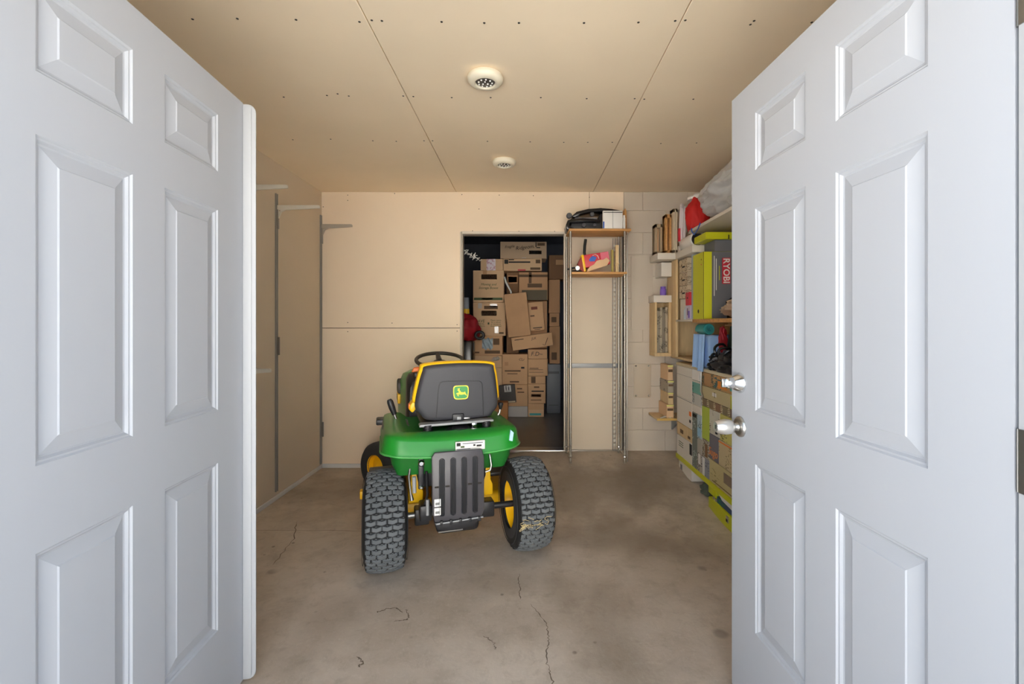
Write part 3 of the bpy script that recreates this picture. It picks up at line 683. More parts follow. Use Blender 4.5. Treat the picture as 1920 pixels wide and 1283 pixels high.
# mower deck
MB().prism([(-.40, .34), (.36, .34), (.42, .45), (.42, .75), (.34, .88), (-.36, .88), (-.43, .76), (-.45, .60), (-.44, .42)], 'z', .09, .205).build('mower_deck', M_yellow, trac, bevel=.03, seg=3)
MB().box(-.52, -.30, .575, .605, .178, .20).build('anti_scalp_arm', M_yellow, trac, bevel=.004)
MB().box(-.535, -.505, .56, .62, .165, .215).build('anti_scalp_tab', M_yellow, trac, bevel=.006)
# front wheels, turned left
def front_wheel(x, y, steer):
    w = bpy.data.objects.new('front_wheel', MB().lathe([(.092, .055), (.10, .07), (.135, .079), (.165, .074), (.182, .055), (.187, .03), (.188, 0), (.187, -.03), (.182, -.055), (.165, -.074), (.135, -.079), (.10, -.07), (.092, -.055)], 48, M_YX, caps=False).mesh('front_wheel', M_rubbers, smooth=True))
    COL.objects.link(w); w.parent = trac; w.location = (x, y, .188); w.rotation_euler = (0, 0, steer)
    MB().lathe([(.096, -.066), (.092, -.05), (.085, -.02), (.04, -.03), (.02, -.05), (0, -.05)], 32, M_YX, caps=False).lathe([(.096, .066), (.092, .05), (.085, .02), (.04, .03), (.02, .05), (0, .05)], 32, M_YX, caps=False).build('front_rim', M_yellow, w, smooth=True)
front_wheel(-.40, 1.17, math.radians(38)); front_wheel(.37, 1.2, math.radians(38))
MB().box(-.35, .33, 1.16, 1.21, .20, .28).build('front_axle', M_yellow, trac, bevel=.008)
# dry grass caught on the right tyre
m = MB()
for i in range(26):
    a = random.uniform(-.05, .28); x0 = .385+random.uniform(-.10, .03); z = RT+.254*math.sin(a)*.0+random.uniform(-.035, .01)
    r_ = math.sqrt(max(.0, (RT+.004)**2-(z-RT)**2)); p = Vector((x0, -r_, z))
    m.tube([p, p+Vector((random.uniform(-.02, .02), random.uniform(-.006, .0), random.uniform(-.01, .012))), p+Vector((random.uniform(-.045, .045), random.uniform(-.004, .003), random.uniform(-.015, .015)))], .0013, 4)
g = tag(m.build('dry_grass', M_straw), 'wisp of dry straw clinging to the right rear tyre', 'grass'); g['kind'] = 'stuff'
g.matrix_world = T(-.3645, 2.516, 0) @ RZ(math.radians(17.2))
#SECTION2
# ------------------------------------------------------------------ cartons in the store room
def bx(px, d=5.57): return (px-984)*d/860
def bz(py, d=5.57): return 1.27+(609-py)*d/860
def carton(label, px0, py0, px1, py1, m_=None, d=5.57, dep=.36, tilt=0, push=0, group='cartons stacked in the store room', name='cardboard_box', cat='box', seam=True, tape=None, lean=0):
    x0, x1, z0, z1 = bx(px0, d), bx(px1, d), bz(py1, d), bz(py0, d)
    if z0 < .153: z0 = .149
    w, h = x1-x0, z1-z0-.002
    o = MB().box(-w/2, w/2, 0, dep, 0, h).build(name, m_ or M_card, None, bevel=.004, seg=1)
    o.location = ((x0+x1)/2, d+push, z0); o.rotation_euler = (lean, tilt, 0)
    tag(o, label, cat, group)
    if seam:
        MB().box(-w/2-.0006, w/2+.0006, dep*.5-.002, dep*.5+.002, h-.001, h+.0008).build('flap_seam', M_cardd, o)
    if tape:
        a, b, c = tape
        MB().box(a*w-.025, a*w+.025, -.0012, .0, h-b, h).box(a*w-.025, a*w+.025, -.001, dep*.6, h, h+.0012).build('tape', c, o)
    o['wh'] = (w, h)
    return o
def bar(o, x, z, w, h, m_, name='print'):
    """a printed patch on the front face; x, z, w, h as shares of the face"""
    W, H = o['wh']; return MB().box((x-.5)*W, (x-.5+w)*W, -.0016, -.0002, z*H, (z+h)*H).build(name, m_, o)
def word(o, s, x, z, size, m_, rot=0, shear=0, sx=1):
    W, H = o['wh']; return text('print', s, size*H, m_, o, T((x-.5)*W, -.0014, z*H) @ RY(rot) @ FACE_CAM, shear=shear, sx=sx)
# left column, floor upwards
c = carton('plain carton at the foot of the left column, mostly hidden by the seat', 880, 690, 941, 783, M_card2)
c = carton('low open carton with crumpled film on top, above the plain foot carton', 880, 667, 941, 690, M_card2); MB().tube([(.08, -.03, .10), (.11, -.035, .112), (.13, -.03, .11), (.15, -.035, .12), (.17, -.03, .11)], [.012, .025, .02, .026, .01], 8).build('film', M_plasticclear, c, smooth=True)
c = carton('carton with small printed panels and torn bubble wrap, below the recycling-print carton', 885, 630, 942, 667); bar(c, .7, .55, .2, .32, M_inkb); bar(c, .42, .1, .5, .16, M_inkb); bar(c, .04, .12, .2, .08, M_inkb)
MB().grid(lambda u, v: (-.06+.13*u, -.01-.02*abs(math.sin(u*9+v*5)), .08+.13*v+.012*math.sin(u*14)), 12, 8).build('bubble_wrap', mat('bubble_wrap', (170, 186, 196), .2), c, smooth=True)
c = carton('carton lettered U-HAUL and SAVE with shiny tape at its top edge', 887, 567, 948, 630, M_card2)
bar(c, .34, .80, .42, .10, M_inkb, 'hand_hole'); bar(c, .26, .60, .46, .155, M_inkb); bar(c, .275, .615, .43, .125, M_card2); word(c, 'U-HAUL', .49, .675, .13, M_inkb)
word(c, 'SAVE', .22, .44, .12, M_inkg, 0, .1); word(c, 'trees and\nmoney with\nreused boxes', .24, .33, .045, M_inkg)
word(c, 'Please return\nfor a refund\nor donate to\nthose in need', .70, .38, .058, M_inkg); bar(c, .45, .34, .05, .06, M_inkg)
bar(c, .04, .06, .30, .045, M_inkg); bar(c, .80, .06, .14, .05, M_inkb)
for x, z, w_, h_ in ((.15, .82, .12, .16), (.52, .86, .22, .1), (.66, .08, .12, .2)): bar(c, x, z, w_, h_, M_plasticclear, 'tape')
c = carton('carton lettered Moving and Storage Boxes with a green stripe near its base', 887, 507, 945, 567, M_card2, tape=(-.12, .11, M_card3))
word(c, 'Moving and', .50, .56, .105, M_inkg, 0, .25); word(c, 'Storage Boxes', .49, .45, .105, M_inkg, 0, .25); bar(c, .03, .07, .92, .075, M_inkg); bar(c, .28, .085, .36, .045, M_card2)
bar(c, .27, .72, .5, .16, M_inkb); bar(c, .28, .735, .48, .13, M_card2); word(c, 'U-HAUL', .53, .80, .12, M_inkb)
c = carton('small carton with a pink and white paper sheet taped over it', 901, 485.4, 943, 507.3, M_card2, dep=.28); bar(c, .27, .0, .40, 1.0, printed('pink_sheet', (236, 222, 228), (196, 120, 140), 60, thr=.48), 'paper_sheet')
# middle and right columns, floor upwards
c = carton('orange-brown carton on the floor beside the seat', 922, 755, 952, 789, mat('cardboard_orange', (214, 152, 98), .8), d=5.34, dep=.2)
c = carton('low pale grey carton on the floor right of the orange-brown one', 953, 762, 989.5, 783, mat('carton_grey', (196, 192, 188), .7))
c = carton('brown carton on top of the low grey one, half behind dark foil', 941.5, 721, 989.5, 762); bar(c, .58, .78, .2, .06, M_inkb); bar(c, .6, .62, .26, .05, M_inkb)
c = carton('dark foil-brown parcel with a white and black sticker', 938, 722, 968, 756, M_darkfoil, d=5.49, dep=.075, tilt=-.08, seam=False, name='parcel', cat='parcel'); st = bar(c, .32, .62, .42, .36, M_paper, 'sticker'); bar(c, .40, .72, .08, .22, M_ink); bar(c, .56, .72, .08, .22, M_ink); bar(c, .38, .66, .3, .04, M_ink); bar(c, .45, .02, .5, .08, mat('cream_edge', (216, 206, 170), .7), 'edge')
c = carton('large carton with faint print and a scribble, centre of the pile below the tilted ones', 941.5, 664, 989.5, 721); bar(c, .10, .42, .62, .05, M_inkb); bar(c, .2, .34, .4, .025, M_inkb); bar(c, .74, .52, .13, .06, M_ink); bar(c, .1, .62, .14, .12, M_card3); bar(c, .3, .06, .36, .05, M_inkb); word(c, 'CU', .74, .82, .12, M_ink, .2, .3)
c = carton('carton with a teal stripe on the floor at the foot of the right column', 990, 757, 1020, 783, M_card2); bar(c, .10, .12, .72, .16, M_teal); bar(c, .0, .55, 1, .45, M_card, 'flap')
c = carton('carton with dark print blocks, second from the floor in the right column', 990, 720, 1023, 757); bar(c, .2, .6, .7, .06, M_ink); bar(c, .18, .34, .56, .15, M_inkb); bar(c, .2, .36, .52, .1, M_card); bar(c, .34, .8, .3, .08, M_inkb); bar(c, .16, .16, .6, .04, M_inkb)
c = carton('shallow plain carton, third from the floor in the right column', 990, 705, 1023, 720); bar(c, .18, .1, .25, .8, M_inkb)
c = carton('reddish carton with two ruled lines, fourth from the floor in the right column', 990, 673, 1027, 705, M_card); bar(c, .06, .35, .7, .03, M_inkb); bar(c, .06, .2, .72, .03, M_inkb); bar(c, .08, .42, .45, .05, M_inkb)
c = carton('shallow carton with handwritten letters on top of the right column', 990, 655, 1026, 673); word(c, 'F.D~', .45, .5, .62, M_ink, 0, .2)
c = carton('wide carton lying askew with a black scribble and tick', 961, 628, 1038, 653, M_card, d=5.46, dep=.16, tilt=-.135); word(c, 'JLK', .55, .72, .26, M_ink, 0, .2); MB().tube([(.12, -.002, .03), (.145, -.002, .015), (.19, -.002, .10)], .003, 5).build('print', M_ink, c); bar(c, .08, .76, .22, .05, M_ink)
c = carton('long brown carton standing askew with red print, right of the plain leaning one', 994, 566, 1022, 620, M_card, d=5.54, dep=.1, tilt=-.09); bar(c, .2, .74, .42, .10, mat('red_brown_ink', (120, 62, 44), .7)); bar(c, .1, .50, .28, .05, M_inkb); bar(c, .22, .08, .6, .035, M_ink); bar(c, .3, .035, .4, .02, M_ink)
c = carton('plain tall carton leaning in front of the pile', 953, 549, 995.5, 631, mat('cardboard_plain', (200, 158, 118), .85, var=.08, vscale=5), d=5.36, dep=.09, tilt=-.105)
c = carton('dark carton behind the plain leaning one, carrying the long printed boxes', 949, 508.3, 972.5, 663.7, M_cardd, push=.12, dep=.3); bar(c, .1, .86, .8, .1, M_card3); bar(c, .15, .875, .7, .07, M_cardd)
c = carton('carton with brown tape and a grey print band above the askew pile', 973, 510, 1027, 563, M_card3); bar(c, .0, .82, 1, .09, M_inkb, 'tape'); bar(c, .3, .45, .5, .14, M_inkb); bar(c, .1, .0, .88, .36, mat('print_band', (104, 94, 76), .8)); bar(c, .34, .6, .1, .4, M_inkb, 'tape')
c = carton('brown carton under the taped carton, showing beside the leaning ones', 989.8, 563.3, 1027, 654.7, M_card3, push=.14, dep=.3)
c = carton('flat carton with a long black arrow print under the topmost box', 943.5, 485, 1016, 508, M_card2); bar(c, .14, .66, .56, .12, M_ink); bar(c, .03, .58, .1, .34, M_ink); bar(c, .14, .88, .14, .08, M_ink); bar(c, .70, .08, .26, .2, M_inkb); bar(c, .84, .62, .12, .3, M_inkb); bar(c, .38, .0, .2, .12, M_redb)
c = carton('topmost long carton with black handwriting across its side', 938, 453, 1025, 485, mat('cardboard_greyish', (196, 168, 138), .8)); word(c, 'Fragile', .2, .70, .22, M_ink, -.12, .3); word(c, 'Ridgeom.', .53, .66, .30, M_ink, -.12, .3); bar(c, .62, .26, .27, .21, M_ink); bar(c, .635, .29, .24, .15, M_card3); word(c, 'IIIIIIIIII', .755, .365, .15, M_ink); bar(c, .78, .62, .08, .05, M_ink); bar(c, .76, .68, .02, .28, M_ink); bar(c, .80, .76, .16, .16, M_inkb); bar(c, .46, .02, .1, .05, M_plasticclear, 'tape')
# dim far right of the store room
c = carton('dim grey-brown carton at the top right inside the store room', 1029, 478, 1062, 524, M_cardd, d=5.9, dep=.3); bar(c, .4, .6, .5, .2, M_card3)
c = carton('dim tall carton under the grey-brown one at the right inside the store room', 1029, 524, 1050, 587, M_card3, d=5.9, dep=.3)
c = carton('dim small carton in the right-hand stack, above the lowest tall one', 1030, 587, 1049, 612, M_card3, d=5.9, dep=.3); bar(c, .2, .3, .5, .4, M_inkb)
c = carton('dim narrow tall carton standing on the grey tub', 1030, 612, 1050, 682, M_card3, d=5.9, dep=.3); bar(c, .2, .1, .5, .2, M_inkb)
gb = MB().prism(rrect(-.082, .082, 0, .62, .012, 3), 'y', 0, .3).build('storage_tub', mat('grey_tub', (120, 124, 132), .45), None, bevel=.004); gb.location = (bx(1038, 5.8), 5.8, .149)
gb.data.transform(Matrix.Diagonal((1.06, 1, (bz(682, 5.9)-.15)/.62, 1)))
tag(gb, 'tall smooth grey plastic tub at the right inside the store room', 'tub')
MB().box(-.07, .07, -.006, 0, .50, .53).build('tub_rib', mat('grey_tub_dark', (84, 87, 94), .5), gb); MB().box(-.06, .06, -.004, 0, .10, .106).build('tub_rib', mat('grey_tub_dark', (84, 87, 94), .5), gb)
w_ = MB().tube([(bx(946), 5.54, bz(520)), (bx(949), 5.52, bz(530)), (bx(958), 5.49, bz(547)), (bx(966), 5.48, bz(600))], .011, 8).build('white_rod', M_paper, None, smooth=True)
tag(w_, 'thin white plastic rod sticking out above the plain leaning carton', 'rod')
# red bag, its black grab ring, and clutter at the left jamb
rb = thing('red_bag', 'dark red nylon bag bulging out beside the left jamb of the store room', 'bag', (bx(862, 5.2), 5.2, .149))
def blob(name, c, r, m_, parent, amp=.12, fr=3, seed=0, n=24, zmin=-9):
    mm = MB()
    def fn(u, v):
        th = PI*v; ph = 2*PI*u; p = Vector((math.sin(th)*math.cos(ph), math.sin(th)*math.sin(ph), math.cos(th)))
        k = 1+amp*noise.noise(p*fr+Vector((seed, seed*2, 0)))
        return (c[0]+p.x*r[0]*k, c[1]+p.y*r[1]*k, max(zmin, c[2]+p.z*r[2]*k))
    mm.grid(fn, n*2, n); return mm.build(name, m_, parent, smooth=True)
ZB = bz(616, 5.2)-.149
blob('pouch', (.06, 0, ZB), (.165, .16, .165), M_redd, rb, .28, 2.2, 3)
MB().box(-.08, .16, -.1, .16, 0, ZB-.13).build('bag_base', M_blackg, rb, bevel=.03)
MB().tube([(.235+.045*math.cos(a), -.10, ZB-.075+.038*math.sin(a)) for a in [2*PI*i/24 for i in range(24)]], .016, 10, closed=True).build('grab_ring', M_black, rb, smooth=True)
for px, py, w2, h2, m_, lb, nm in ((874, 569, .07, .13, mat('grey_tin', (150, 156, 166), .5), 'small grey tin standing behind the red bag', 'tin'), (874, 584, .075, .055, M_yellow, 'yellow roll of tape on top of the red bag', 'tape_roll')):
    o = MB().lathe([(w2/2, 0), (w2/2, h2), (w2*.25, h2), (w2*.25, h2*.8)], 20).build(nm, m_, None, smooth=True); o.location = (bx(px, 5.3), 5.3, bz(py, 5.3)-h2/2); tag(o, lb, nm.replace('_', ' '))
m = MB()
for i in range(16):
    t = i/15; p = Vector((bx(868+28*t, 4.22)+.008, 4.22+random.uniform(-.03, .03), bz(470+16*t, 4.22)))
    m.tube([p, p+Vector((random.uniform(-.02, .03), -.02, random.uniform(-.03, .03))), p+Vector((random.uniform(-.02, .04), 0, random.uniform(-.04, .02)))], .003, 5)
o = tag(m.build('plastic_strips', M_paper), 'tangle of white plastic strips hanging at the left jamb of the store room', 'strips'); o['kind'] = 'stuff'

# ------------------------------------------------------------------ post rack beside the opening
rack = thing('storage_rack', 'chrome post rack with two wooden shelves beside the store-room opening', 'rack', (.6, 3.9, .13))
def post(x, y, zt):
    z0 = fz(x, y); prof = [(.010, 0), (.012, .006), (.006, .012), (.006, .022)]; z = .022
    while z < zt-z0-.03:
        prof += [(.0105, z), (.0105, z+.019), (.0085, z+.0205), (.0085, z+.0235)]; z += .0254
    prof += [(.0105, zt-z0-.004), (0, zt-z0)]
    p = MB().lathe(prof, 12).build('post', mat('post_steel', (176, 172, 164), .38, metal=.9), rack, smooth=True); p.location = (x-.6, y-3.9, z0-.13)
    MB().lathe([(.019, .05), (.0195, .052), (.0195, .056), (.019, .058)], 16).build('collar', M_chrome, p)
    return p
for x, y in ((.376, 3.772), (.366, 4.012), (.822, 3.772), (.822, 4.012)): post(x, y, 2.04)
R_ = lambda x0, x1, y0, y1, z0, z1: (x0-.6, x1-.6, y0-3.9, y1-3.9, z0-.13, z1-.13)
MB().box(*R_(.362, .872, 3.755, 4.026, 2.040, 2.058)).build('shelf', M_wood, rack, bevel=.003)
MB().box(*R_(.385, .838, 3.755, 4.026, 1.684, 1.703)).build('shelf', M_wood, rack, bevel=.003)
MB().tube([(.376-.6, -.125, .06), (.366-.6, .13, .06)], .004, 8).build('tie_bar', M_chrome, rack, smooth=True)
MB().tube([(.822-.6, -.125, .06), (.822-.6, .13, .06)], .004, 8).build('tie_bar', M_chrome, rack, smooth=True)
lad = MB()                                         # slotted standard behind the right posts
lad.box(.775, .779, 4.038, 4.058, .16, 2.03).box(.797, .801, 4.038, 4.058, .16, 2.03)
sm = lad.build('slotted_standard', M_galv, None); tag(sm, 'slotted steel standard standing between the rack posts and the sliding panel', 'shelf standard')
for i in range(46): MB().box(.779, .797, 4.042, 4.054, .2+i*.039, .222+i*.039).build('rung', M_bracket, sm)
for i, (x, y) in enumerate(((.848, 3.80), (.845, 3.99))):
    o = MB().tube([(x, y, fz(x, y)+.002), (x, y, 2.0385)], .005, 10).build('steel_rod', M_steel, None, smooth=True)
    tag(o, ('thin bright steel rod upright outside the right front rack post', 'thin bright steel rod upright outside the right rear rack post')[i], 'rod')
# goods on the top shelf
q = lambda cx, cy, d=3.80: ((1040+cx/8.02-984)*d/860, 1.27+(609-380-cy/8.02)*d/860)
gear = thing('folded_gear', 'black folded plastic frame with round grey knobs on the top rack shelf', 'folded gear', (.58, 3.88, 2.058))
G = lambda pts: [(x-.58, max(z-2.058, .001)) for x, z in pts]
MB().prism(G([q(*p) for p in ((255, 205), (330, 140), (500, 98), (690, 84), (860, 98), (990, 122), (1020, 165), (985, 158), (860, 140), (690, 135), (520, 150), (390, 180), (300, 232))]), 'y', -.09, .10).build('upper_shell', M_blackg, gear, bevel=.006)
MB().prism(G([q(*p) for p in ((170, 330), (195, 270), (260, 245), (420, 235), (600, 252), (690, 262), (690, 300), (420, 290), (230, 300), (215, 360), (300, 392), (640, 388), (640, 405), (180, 412))]), 'y', -.09, .10).build('lower_shell', M_blackg, gear, bevel=.006)
MB().prism(G([q(*p) for p in ((260, 300), (640, 280), (700, 150), (860, 135), (980, 150), (990, 400), (240, 400))]), 'y', -.04, .09).build('core', M_black, gear, bevel=.004)
MB().prism(G([q(*p) for p in ((310, 222), (640, 222), (655, 205), (640, 245), (310, 250))]), 'y', -.075, -.03).build('cross_bar', mat('grey_bar', (110, 110, 116), .4), gear, bevel=.004)
for cx, cy, r, nm in ((222, 190, .024, 'end_knob'), (566, 170, .019, 'knob'), (443, 335, .019, 'knob'), (605, 335, .014, 'knob'), (352, 190, .012, 'knob')):
    x, z = q(cx, cy); MB().lathe([(r, 0), (r, .02), (r*.8, .026), (0, .027)], 20, T(x-.58, -.05, z-2.058) @ RX(PI/2)).build(nm, mat('knob_grey', (74, 74, 78), .45), gear, smooth=True)
wb_ = MB().box(.640, .802, 3.757, 3.786, 2.0585, 2.205).build('white_carton', M_paper, None, bevel=.003)
tag(wb_, 'white two-panel carton with a blue corner in front of the black gear', 'box')
MB().box(.7195, .7225, 3.7555, 3.7575, 2.06, 2.2).build('seam', M_greyp, wb_); MB().box(.6405, .652, 3.7555, 3.7575, 2.06, 2.115).build('blue_corner', M_blue, wb_); MB().box(.645, .80, 3.7555, 3.7575, 2.188, 2.193).build('lid_line', M_ink, wb_)
sp = MB().lathe([(.0125, 0), (.0125, .095), (.009, .102), (.009, .118), (0, .12)], 20).build('spray_can', M_paper, None, smooth=True); sp.location = (.822, 3.80, 2.058); tag(sp, 'slim white spray can at the right end of the top rack shelf', 'can')
ub = MB().prism([(.842, 2.0585), (.868, 2.0585), (.866, 2.235), (.856, 2.262), (.845, 2.24)], 'y', 3.9, 4.04).build('wooden_board', M_wood, None, bevel=.003); tag(ub, 'short wooden board on end at the right of the top rack shelf', 'board')
# goods on the lower shelf
pp_ = MB().tube([(.506, 3.84, 1.705), (.506, 3.84, 1.82), (.499, 3.84, 1.87), (.502, 3.84, 1.93), (.509, 3.84, 1.985)], .0125, 12).build('bent_pipe', M_blackg, None, smooth=True); tag(pp_, 'short black bent pipe standing on the lower rack shelf', 'pipe')
rc = thing('red_carton', 'crumpled red carton with a yellow edge and torn brown base on the lower rack shelf', 'box', (.60, 3.80, 1.728), rot=(0, math.radians(-9), 0))
MB().box(-.105, .115, 0, .10, .03, .135).build('body', M_redb, rc, bevel=.005)
MB().box(-.112, -.092, -.002, .102, .0, .138).build('yellow_edge', M_yellow, rc, bevel=.002)
MB().prism([(-.092, -.008), (.085, .02), (.113, .055), (.09, .085), (.06, .07), (.03, .075), (.005, .07), (-.02, .045), (-.06, .03)], 'y', -.006, .0).build('torn_flap', M_card2, rc)
MB().prism([(-.15, .012), (-.112, .0), (-.112, .125), (-.15, .075)], 'y', .0, .1).build('end_flap', mat('red_brown', (150, 52, 44), .6), rc)
MB().prism([(-.05, .075), (-.01, .07), (.01, .10), (-.015, .115), (-.035, .11), (-.055, .09)], 'y', -.0015, .0).build('blue_print', M_blue, rc); MB().box(.045, .113, -.0015, 0, .06, .133).build('pink_print', M_pink, rc); MB().tube([(-.02, -.001, .12), (.005, -.001, .125), (.022, -.001, .11), (.028, -.001, .085)], .0025, 6).build('white_swoosh', M_paper, rc)
pr = MB().tube([(.352, 3.80, 1.728), (.38, 3.80, 1.735), (.42, 3.80, 1.742)], [.006, .011, .006], 8).tube([(.385, 3.80, 1.715), (.47, 3.80, 1.712)], .009, 8).build('hand_tool', M_black, None, smooth=True); tag(pr, 'black and silver hand tool sticking out at the left of the lower rack shelf', 'tool')
MB().lathe([(.02, 0), (.022, .006), (.018, .014), (0, .014)], 16, T(.436, 3.80, 1.738) @ RX(PI/2)).build('jaw', M_steel, pr, smooth=True)
for i, (x0, x1, zt, lb) in enumerate(((.752, .778, 1.93, 'squared pale wooden stick upright on the lower rack shelf'), (.728, .746, 1.90, 'greenish stick upright beside the squared pale one on the lower rack shelf'))):
    o = MB().box(x0, x1, 3.80+i*.05, 3.82+i*.05, 1.7035, zt).build('wooden_stick', M_woodp if i == 0 else mat('olive_wood', (170, 156, 84), .7), None, bevel=.002); tag(o, lb, 'stick')
o = MB().tube([(.765, 3.79, 1.705), (.758, 3.785, 1.74), (.768, 3.785, 1.775)], .008, 8).tube([(.752, 3.787, 1.775), (.782, 3.787, 1.775)], .004, 8).build('clothes_peg', M_woodp, None); tag(o, 'small wooden peg at the foot of the squared stick', 'peg')
#SECTION3
# ------------------------------------------------------------------ shelving along the right wall (front edge on x = 1.25)
XS = 1.25
def slab(name, label, cat, x0, x1, y0, y1, z0, z1, m_, group=None, bevel=.003):
    o = MB().box(-(x1-x0)/2, (x1-x0)/2, -(y1-y0)/2, (y1-y0)/2, 0, z1-z0).build(name, m_, None, bevel=bevel, seg=1)
    o.location = ((x0+x1)/2, (y0+y1)/2, z0); o['dim'] = (x1-x0, y1-y0, z1-z0)
    return tag(o, label, cat, group)
def aisle(o, u, v, w, h, m_, name='print', t=.0012):
    """a flat patch on the aisle-side face; u runs away from the camera"""
    X, Y, Z = o['dim']; return MB().box(-X/2-t, -X/2+.0004, (u-.5)*Y, (u+w-.5)*Y, v*Z, (v+h)*Z).build(name, m_, o)
def front(o, u, v, w, h, m_, name='print', t=.0012):
    X, Y, Z = o['dim']; return MB().box((u-.5)*X, (u+w-.5)*X, -Y/2-t, -Y/2+.0004, v*Z, (v+h)*Z).build(name, m_, o)
M_shelfw = mat('white_shelf_board', (222, 214, 202), .55); M_shelft = mat('cream_shelf_board', (214, 202, 170), .6)
# main unit: boards, posts
unit = thing('shelving_unit', 'long open shelving unit along the right wall, partly behind the right white door', 'shelving', (1.52, 3.1, 0))
U = lambda x0, x1, y0, y1, z0, z1: (x0-1.52, x1-1.52, y0-3.1, y1-3.1, z0, z1)
MB().box(*U(1.25, 1.80, 2.45, 3.50, 1.965, 1.988)).build('shelf_board', M_shelfw, unit, bevel=.003)
MB().box(*U(1.25, 1.80, 2.45, 3.425, 1.285, 1.31)).build('shelf_board', M_wood, unit, bevel=.003)
MB().box(*U(1.25, 1.80, 2.45, 3.79, .94, .962)).build('shelf_board', M_shelft, unit, bevel=.003)
MB().box(*U(1.262, 1.80, 2.45, 3.79, .185, .208)).build('shelf_board', M_shelft, unit, bevel=.003)
MB().box(*U(1.246, 1.262, 2.45, 3.79, .178, .214)).build('shelf_edging', M_lime, unit, bevel=.003)
for x in (1.77,):
    for y in (2.50, 3.40): MB().box(*U(x, x+.03, y, y+.04, 0, 2.0)).build('post', M_woodp, unit, bevel=.002)
MB().tube([(1.243-1.52, 3.235-3.1, .945), (1.243-1.52, 3.235-3.1, .80), (1.243-1.52, 3.2-3.1, .765)], .0065, 10).build('hook_rod', M_steel, unit, smooth=True)
# hutch at the far end
hut = thing('hutch', 'pale wooden hutch with a plain front board at the far end of the right wall', 'shelving', (1.52, 3.75, 0))
V = lambda x0, x1, y0, y1, z0, z1: (x0-1.52, x1-1.52, y0-3.75, y1-3.75, z0, z1)
MB().box(*V(1.25, 1.272, 3.80, 4.03, 1.0, 1.81)).build('front_board', M_woodp, hut, bevel=.003)
MB().box(*V(1.272, 1.80, 4.0, 4.03, 1.0, 1.81)).build('side_panel', M_woodp, hut, bevel=.003)
MB().box(*V(1.25, 1.80, 3.43, 4.035, 1.812, 1.866)).build('top_board', M_shelfw, hut, bevel=.004)
MB().box(*V(1.25, 1.80, 3.44, 3.80, 1.295, 1.31)).build('shelf', M_shelfw, hut, bevel=.003)
MB().box(*V(1.272, 1.80, 3.44, 4.0, .985, 1.002)).build('base_board', M_woodp, hut, bevel=.003)
MB().box(*V(1.77, 1.80, 3.80, 4.0, .99, 1.81)).build('back_panel', M_woodp, hut, bevel=.003)
MB().box(*V(1.10, 1.25, 3.80, 4.035, 1.812, 1.866)).build('top_extension', M_shelfw, hut, bevel=.004)
# small goods in the hutch bay
G1 = 'small goods in the hutch bay'
for i, (y0, y1, z0, z1, col, ink, lb) in enumerate((
    (3.60, 3.79, 1.69, 1.80, (206, 188, 158), (120, 100, 76), 'tan parts box at the top of the hutch bay'),
    (3.60, 3.79, 1.585, 1.69, (198, 180, 152), (110, 92, 70), 'tan parts box second from the top of the hutch bay'),
    (3.60, 3.79, 1.48, 1.585, (210, 192, 164), (110, 92, 70), 'tan parts box third from the top of the hutch bay, above the red tin'))):
    o = slab('parts_box', lb, 'box', 1.275, 1.6, y0, y1, z0, z1-.002, printed('tan_print%d' % i, col, ink, 22), G1); aisle(o, .3, .35, .3, .12, M_ink, 'slot'); aisle(o, .62, .5, .12, .1, M_inkb)
slab('plinth_box', 'plain pale box carrying the parts boxes at the bottom of the hutch bay', 'box', 1.285, 1.6, 3.66, 3.79, 1.311, 1.478, M_whitebox)
slab('folder_board', 'upright grey-blue folder standing at the near side of the hutch bay', 'folder', 1.262, 1.6, 3.445, 3.475, 1.311, 1.80, mat('folder_blue', (164, 178, 186), .5))
slab('folder_board', 'upright dark green folder beside the grey-blue one in the hutch bay', 'folder', 1.272, 1.6, 3.478, 3.495, 1.311, 1.79, mat('folder_green', (72, 92, 92), .5))
o = slab('red_tin', 'small red tin with a black mark in the hutch bay', 'tin', 1.256, 1.30, 3.50, 3.585, 1.42, 1.52, M_redb); aisle(o, .4, .5, .2, .12, M_ink)
o = slab('red_tin_stand', 'pale carton under the small red tin in the hutch bay', 'box', 1.262, 1.34, 3.50, 3.60, 1.311, 1.4195, mat('lilac_print', (206, 196, 216), .5)); aisle(o, .1, .1, .35, .5, M_purple); aisle(o, .5, .3, .1, .5, M_ink)
o = MB().lathe([(.018, 0), (.02, .01), (.02, .07), (.011, .085), (.011, .10), (0, .10)], 18).build('bottle', mat('bottle_pale', (196, 208, 214), .3), None, smooth=True); o.location = (1.276, 3.625, 1.311); tag(o, 'small pale bottle beside the lilac carton in the hutch bay', 'bottle')
# on the hutch top and the top shelf
rl = thing('paper_roll', 'white paper roll lying end-on on top of the hutch', 'paper roll', (1.325, 3.515, 1.867))
MB().lathe([(.014, 0), (.056, 0), (.058, .004), (.058, .25), (.056, .254), (.014, .254)], 32, T(0, 0, .059) @ RX(-PI/2), closed=True).build('roll', M_paper, rl, smooth=True)
MB().lathe([(.0145, -.001), (.0175, -.001), (.0175, .25), (.0145, .25)], 20, T(0, 0, .059) @ RX(-PI/2), closed=True).build('core', M_card2, rl, smooth=True)
for i in range(3): MB().lathe([(.026+.01*i, -.0012), (.0268+.01*i, -.0016), (.0276+.01*i, -.0012)], 28, T(0, 0, .059) @ RX(-PI/2)).build('layer', M_greyp, rl)
o = slab('lime_case', 'flat lime-yellow tool box lying above the grey and lime tool carton', 'case', 1.262, 1.62, 3.20, 3.42, 1.868, 1.918, M_lime, bevel=.004); front(o, .44, .0, .02, .6, M_ink, 'strap')
slab('spacer_carton', 'grey carton under the flat lime-yellow tool box', 'box', 1.33, 1.6, 3.215, 3.40, 1.782, 1.8665, M_greyp)
